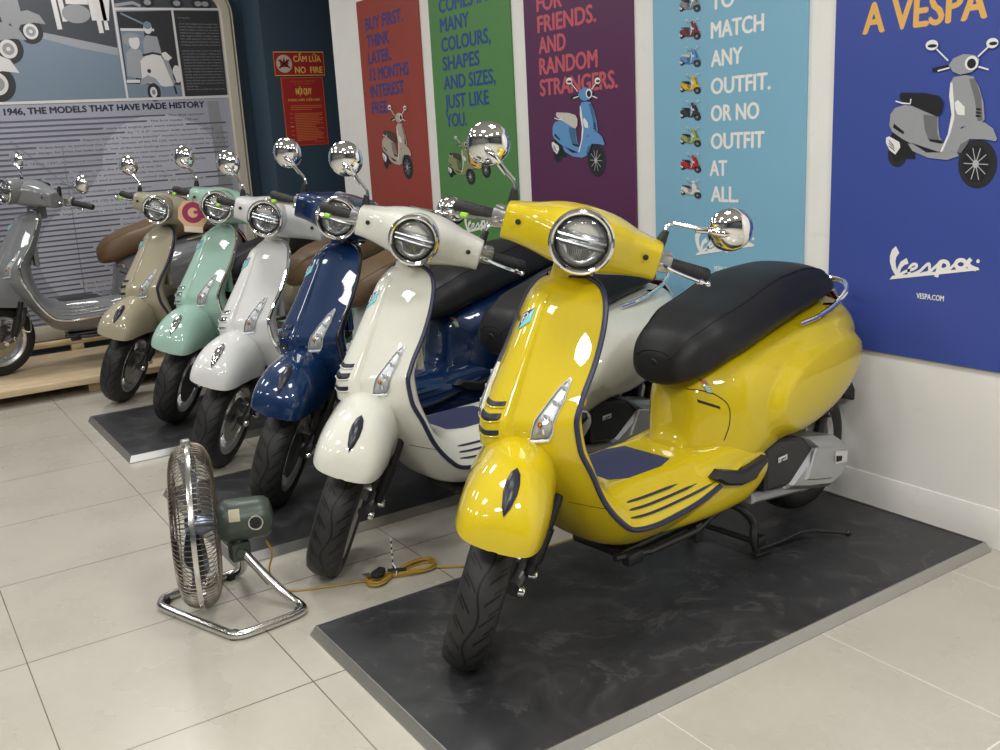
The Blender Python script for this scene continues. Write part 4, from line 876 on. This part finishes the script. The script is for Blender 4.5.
    mb.tube([(-.11, .975, .055), (.125, .975, .055)], .010, 8); mb.box((.125, .995, .05), (.04, .04, .035), bev=.006); mb.tube(cr([(.125, 1.0, .02), (.15, 1.08, .026), (.18, 1.16, .04), (.215, 1.24, .022), (.25, 1.30, .006)], 16), .0065, 8); mb.sphere((.25, 1.30, .006), .011, n=10); mb.build('centre_stand', BLACKM, root)
    WARP = {'seat': ((.6, .018), (1.0, .008), (1.5, 0)), 'grab_rail': ((1, 0), (2, 0)), 'front_shell': ((0, 0), (2, 0)), 'horn_cover': ((0, 0), (2, 0)), 'front_indicator': ((0, 0), (2, 0)), 'glove_box': ((0, 0), (2, 0)),
            'rear_body': ((.6, .022), (1.2, .02), (1.7, .014)), 'tail_light': ((1, .012), (2, .012)), 'rear_mudguard': ((1, .02), (2, .02)), 'rear_indicator': ((1, .014), (2, .014)), 'belly_frame': ((0, .01), (2, .01)), 'lower_side_panel': ((.5, .0), (.75, .02), (1.0, .03))}
    for c in [o for o in bpy.data.objects if o.parent == root]:
        n = stem_(c.name)
        if n in STEERED or n == 'rear_wheel': continue
        w = np.array(WARP.get(n, ((.6, .022), (.9, .026), (1.2, .038), (1.5, .042))))
        for o in [c]+[d for d in bpy.data.objects if d.parent == c]:
            for v in o.data.vertices: v.co.y += float(np.interp(v.co.y, w[:, 0], w[:, 1]))
    return root

def stem_(n): return n.split('.')[0]
PAINT = YELLOW; EMBLEM = DARKRIM; INDIC = CLEARL; SEAMM = DARKIN; SEAT = SEATB; RIM = SILVRIM; SPOKE = DARKRIM; CREST = GLOSSB
MIRRG = simple('mirror_glass', (.7, .72, .75), .02, 1.0, var=.01)
proto = build_scooter()
def children(o): return [c for c in bpy.data.objects if c.parent == o]
def copy_tree(o, parent=None):
    c = o.copy(); COL.objects.link(c); c.parent = parent
    for ch in KIDS.get(o.name, ()): copy_tree(ch, c)
    return c
KIDS = {}
for ob in list(bpy.data.objects):
    if ob.parent is not None: KIDS.setdefault(ob.parent.name, []).append(ob)
def stem_(n): return n.split('.')[0]
def all_under(o):
    r = []
    for c in o.children: r += [c]+all_under(c)
    return r
def dress(root, colours, steer):
    """colours: role material -> material of this scooter, kept on the object so that the meshes stay shared"""
    for c in all_under(root):
        for sl in c.material_slots:
            m = sl.material
            if m and m.name in colours: sl.link = 'OBJECT'; sl.material = colours[m.name]
    S = steer_matrix(steer)
    for c in root.children:
        if stem_(c.name) in STEERED: c.matrix_local = S @ Matrix.Translation((0, FU, .2255)) if stem_(c.name) == 'front_wheel' else S
GROUP = 'retro scooters on show'
PITCH = .0162
BASE = dict(chrome_trim={'navy_trim': CHROME, 'gloss_black': CHROME})
NAVYLESS = {'navy_trim': CHROME, 'gloss_black': CHROME, 'black_leather': SEATT, 'dark_rim': SILVRIM, 'navy_mat': BLACKP}
SCOOTERS = [   # label, x, y, height it stands on, yaw, steer, lean, colours
 ('yellow scooter with black seat on the nearest black platform', -1.929, 1.143, PH, -.1145, 0.81, 0, {}),
 ('ivory white scooter with black seat and black fender crest beside the yellow scooter', -2.732, 1.112, 0, -.1145, 0.89, 0, {'yellow_paint': IVORY}),
 ('dark blue scooter with black seat between the two white scooters', -3.373, 1.170, PH, -.1145, 0.82, 0, {'yellow_paint': BLUE, 'navy_trim': PLASTB}),
 ('white scooter with chrome fender crest and tan seat between blue and mint scooters', -4.089, 1.172, 0, -.1145, 0.78, 0, dict(NAVYLESS, yellow_paint=WHITE)),
 ('mint green scooter with chrome fender crest on the farthest black platform', -4.841, 1.198, PH, -.1145, 0.84, 0, dict(NAVYLESS, yellow_paint=MINT)),
 ('taupe beige scooter with dark trim standing on the tiles beside the mint scooter', -5.6465, 1.112, 0, -.1145, 0.85, 0, {'yellow_paint': TAUPE}),
 ('grey scooter with tan seat standing sideways on the wooden pallet', -6.47, .555, .101, .0, .40, 0, dict(NAVYLESS, yellow_paint=GREYP)),
]
for i, (lab, x, y, z, yw, st, ln, cols) in enumerate(SCOOTERS):
    r = copy_tree(proto) if i else proto
    r.location = (x, y, z); r.rotation_euler = (PITCH, ln, -yw); tag(r, lab, 'scooter', GROUP)
    SCOOTERS[i] = (r, cols, st, z)
for r, cols, st, z in SCOOTERS: dress(r, cols, st)
bpy.context.view_layer.update()
for r, cols, st, z in SCOOTERS:   # set each one down so that its front tyre touches what it stands on
    for c in r.children:
        if stem_(c.name) == 'front_wheel':
            r.location.z += z+.0005-min((c.matrix_world @ v.co).z for v in c.data.vertices)
bpy.context.view_layer.update()

# ------------------------------------------------------------------ floor fan
FC = np.array([-2.80, .70, .268]); FE = unit([.30, .954, -.02]); fx_, fy_, _ = frame(FE)
fan = empty('floor_fan', (-2.75, .76, 0)); tag(fan, 'old chrome wire floor fan with green motor standing on the tiles', 'fan')
OFF = np.array([-2.75, .76, 0]); FL = lambda r, a, d: FC-OFF+FE*d+r*(math.cos(a)*fx_+math.sin(a)*fy_)
GUARD = simple('tarnished_wire', (.22, .19, .155), .4, 1.0, var=.25, scale=40); MOTG = simple('green_enamel', srgb(66, 76, 68), .38, .2, var=.18, scale=60); BLADE = simple('blade_steel', (.22, .25, .32), .3, 1.0); BRASSY = simple('worn_bracket', srgb(110, 92, 74), .45, .5, var=.2)
OLDCHROME = simple('old_chrome', (.66, .65, .63), .2, 1.0, var=.15, scale=25)
wp = cr([(.045, -.064), (.12, -.066), (.185, -.062), (.227, -.048), (.243, -.024), (.247, 0), (.243, .024), (.227, .044), (.185, .058), (.10, .062)], 22)
mb = MB()
for k in range(96):
    a = 2*PI*k/96; mb.tube([FL(r, a, d) for r, d in wp], .0014, 5)
for r, d in ((.045, -.064), (.125, -.066), (.19, -.061), (.19, .057), (.10, .062)): mb.tube([FL(r, a, d) for a in np.linspace(0, 2*PI, 56, endpoint=False)], .0018, 6, closed=True)
mb.build('wire_guard', GUARD, fan)
mb = MB(); mb.lathe([(.2475, -.007), (.2525, -.007), (.2535, 0), (.2525, .007), (.2475, .007), (.2475, -.007)], FC-OFF, FE, 72); mb.build('guard_hoop', OLDCHROME, fan)
mb = MB(); mb.box(FC-OFF+np.array([0, 0, .258]), (.022, .026, .022), bev=.004); mb.lathe([(.0001, .004), (.012, .004), (.012, -.002)], FC-OFF-FE*.067, -FE, 14); mb.build('guard_clip', STEEL, fan)
mb = MB()
for k in range(4):
    rows = []
    for f in np.linspace(0, 1, 9):
        r = .03+.195*f; w = .10+.28*math.sin(PI*min(1, .15+.8*f))**.8; row = []
        for q in np.linspace(-1, 1, 9):
            a = k*PI/2+.3+w*1.5*q*(1-.1*f)*.9; row.append(FL(r, a, (.026*q*(.4+.6*f)-.008)))
        rows.append(row)
    top = np.array(rows); bot = top+FE*.0022; ring = np.concatenate([top, bot[:, ::-1]], axis=1); mb.grid(ring, False, True, 0, True)
mb.lathe([(.0001, -.035), (.022, -.033), (.032, -.022), (.034, .02), (.02, .05)], FC-OFF, FE, 24); mb.build('blades', BLADE, fan)
mb = MB(); mb.lathe([(.02, .05), (.042, .062), (.056, .070), (.062, .082), (.064, .10), (.064, .185), (.062, .202), (.052, .217), (.025, .225), (.0001, .226)], FC-OFF, FE, 40); mot = mb.build('motor', MOTG, fan)
mb = MB(); cdir = unit([.93, -.30, .10]); cdir = unit(cdir-FE*np.dot(cdir, FE)); pd = FC-OFF+FE*.172+cdir*.0605
mb.lathe([(.0245, -.006), (.0245, .005), (.022, .008), (.0185, .008), (.018, .002)], pd, cdir, 28); mb.build('dial_ring', OLDCHROME, mot)
mb = MB(); mb.lathe([(.018, .003), (.017, .006), (.0001, .006)], pd, cdir, 24); mb.box(pd+cdir*.009, (.006, .022, .008), bev=.002); mb.build('dial_knob', BLACKP, mot)
mb = MB(); up_ = unit(np.cross(FE, cdir)); up_ = up_ if up_[2] > 0 else -up_; c2 = FC-OFF+FE*.112
mb.grid([[c2+FE*a+unit(cdir*math.cos(b)+up_*math.sin(b))*.0647 for a in (-.016, .016)] for b in np.linspace(.15, .75, 8)]); mb.build('rating_label', simple('old_label', srgb(170, 164, 140), .5), mot)
mb = MB(); mb.lathe([(.016, -.01), (.019, 0), (.016, .012)], FC-OFF+FE*.115+np.array([0, 0, -.07]), (0, 0, 1), 16, cap=True); mb.box(FC-OFF+FE*.115+np.array([0, 0, -.10]), (.05, .06, .06), bev=.008); mb.lathe([(.0001, .034), (.014, .034), (.016, .028), (.016, 0)], FC-OFF+FE*.115+np.array([0, 0, -.10]), (.97, -.2, 0), 16); mb.build('neck_bracket', MOTG, fan)
B3 = [(-2.752, .812, .170), (-2.70, .85, .105), (-2.64, .89, .045), (-2.59, .918, .017), (-2.558, .915, .0145), (-2.54, .88, .0145), (-2.525, .74, .0145), (-2.535, .70, .0145), (-2.575, .68, .0145), (-2.84, .585, .0145), (-2.885, .585, .0145), (-2.915, .615, .0145), (-2.945, .80, .0145), (-2.94, .84, .017), (-2.90, .85, .04), (-2.84, .84, .10), (-2.79, .818, .170)]
mb = MB(); path = cr([np.array(p)-OFF for p in B3], 110); n_ = len(path); mb.tube(path, .0135, 12); base = mb.build('base_tube', OLDCHROME, fan)
mb = MB()
for p in ((-2.545, .70), (-2.90, .60), (-2.56, .905), (-2.94, .82)): mb.lathe([(.014, .022), (.016, .012), (.015, .0)], np.array([p[0], p[1], 0])-OFF, (0, 0, 1), 14, cap=True)
mb.build('rubber_foot', GRIP, base)
mb = MB(); mb.tube([np.array(p)-OFF for p in ((-2.765, .815, .165), (-2.72, .84, .12), (-2.68, .868, .07))], .017, 10, flat=(1, .5)); mb.build('brace_plate', BRASSY, fan)

# ------------------------------------------------------------------ yellow power cord with its tied coil
cord = empty('power_cord', (-2.6, 1.25, 0)); tag(cord, 'yellow power cord running from the fan to a tied coil on the floor', 'cord')
CO = np.array([-2.6, 1.25, 0]); CORD = simple('ochre_cord', srgb(160, 128, 44), .5)
pts = [(-2.733, .885, .185), (-2.735, .90, .14), (-2.75, .89, .08), (-2.745, .90, .03), (-2.72, .94, .0045), (-2.68, 1.02, .0045), (-2.655, 1.08, .0045), (-2.635, 1.14, .0045), (-2.605, 1.20, .006)]
random.seed(5); loops = []
for k in range(5):
    j = lambda s: (random.random()-.5)*s
    r1, r2 = .055+.008*(k % 3), .10+.010*(k % 3)
    for t_ in np.linspace(0, 2*PI, 25)[:-1]:
        # a figure of eight pinched at the tie
        y = math.sin(t_); x = math.sin(2*t_)
        yy = 1.235+(y*.155 if y > 0 else y*.085)+j(.004); xx = -2.598+.028*x*(1.15 if y > 0 else 1.0)*(1+.12*(k % 3))+j(.003)
        loops.append((xx, yy, .0045+.0035*k+.002*math.sin(t_*2+k)))
pts += loops
pts += [(-2.575, 1.36, .008), (-2.54, 1.42, .0045), (-2.51, 1.47, .0045), (-2.475, 1.60, .0045), (-2.465, 1.75, .0045), (-2.46, 1.90, .0045), (-2.47, 2.2, .0045), (-2.46, 2.6, .0045), (-2.47, 2.79, .0045)]
mb = MB(); mb.tube(cr([np.array(p)-CO for p in pts], 560), .0036, 6); mb.build('cable', CORD, cord)
mb = MB(); mb.box((.002, -.062, .034), (.026, .05, .022), rot=Matrix.Rotation(.5, 3, 'Z'), bev=.005); mb.tube([(.006, -.03, .034), (.012, .0, .030), (.012, .03, .022)], .006, 8)
for s_ in (-.006, .006): mb.tube([(-.008+s_, -.085, .034), (-.014+s_, -.108, .034)], .0022, 6)
mb.build('plug', BLACKP, cord)
mb = MB()
zz = np.linspace(.02, .135, 12)
for k in range(11): mb.tube([(-.006, -.005, zz[k]), (-.006, -.005, zz[k+1])], .0024, 6, mi=k % 2)
mb.tube([(-.006+.022*math.cos(a), -.005, .024+.020*math.sin(a)) for a in np.linspace(0, 2*PI, 18, endpoint=False)], .002, 6, closed=True, mi=0)
mb.build('cable_tie', [WHITEPL, BLACKP], cord)
# ------------------------------------------------------------------ hang tag on the mint scooter's lever
TP = np.array([-4.90, 1.413, 1.062]); nrm = unit([.93, -.33, .05]); tx = unit(np.cross([0, 0, 1], nrm)); ty = np.cross(nrm, tx); rx = math.radians(-8); tx, ty = tx*math.cos(rx)+ty*math.sin(rx), ty*math.cos(rx)-tx*math.sin(rx)
g = empty('hang_tag', TP); tag(g, 'round peach hang tag with a magenta ring hanging from the mint green scooter', 'tag')
TT = lambda a, b, d: tx*a*.85+ty*b*.85+nrm*d
PEACH = print_mat('tag_peach', (206, 164, 128)); MAGENTA = print_mat('tag_magenta', (140, 36, 76)); CARDW = print_mat('tag_pale', (206, 196, 180))
mb = MB(); out = [(-.055, .075), (.055, .075), (.082, .03), (.082, -.03), (.06, -.065), (.06, -.105), (-.045, -.105), (-.05, -.065), (-.082, -.03), (-.082, .03)]; mb.prism(out, TT, -.0006, .0006); mb.build('card', PEACH, g)
mb = MB(); mb.ribbon([(.045*math.cos(a), .01+.045*math.sin(a)) for a in np.linspace(0, 2*PI, 32, endpoint=False)], .032, TT, 0, .001, True); mb.ribbon([(.004, .012), (.075, .02)], .018, TT, 0, .0012); mb.ribbon([(.05, -.01), (.08, .0)], .02, TT, 0, .0013); mb.poly([(-.045, -.07), (.055, -.07), (.057, -.10), (-.043, -.10)], TT, 1, .001); mb.build('ring_print', [MAGENTA, CARDW], g, recalc=False)
mb = MB(); mb.tube([TT(0, .068, 0), TT(-.004, .095, .004), np.array([-4.91, 1.432, 1.146])-TP], .0016, 6); mb.build('string', simple('red_string', srgb(150, 40, 40)), g)
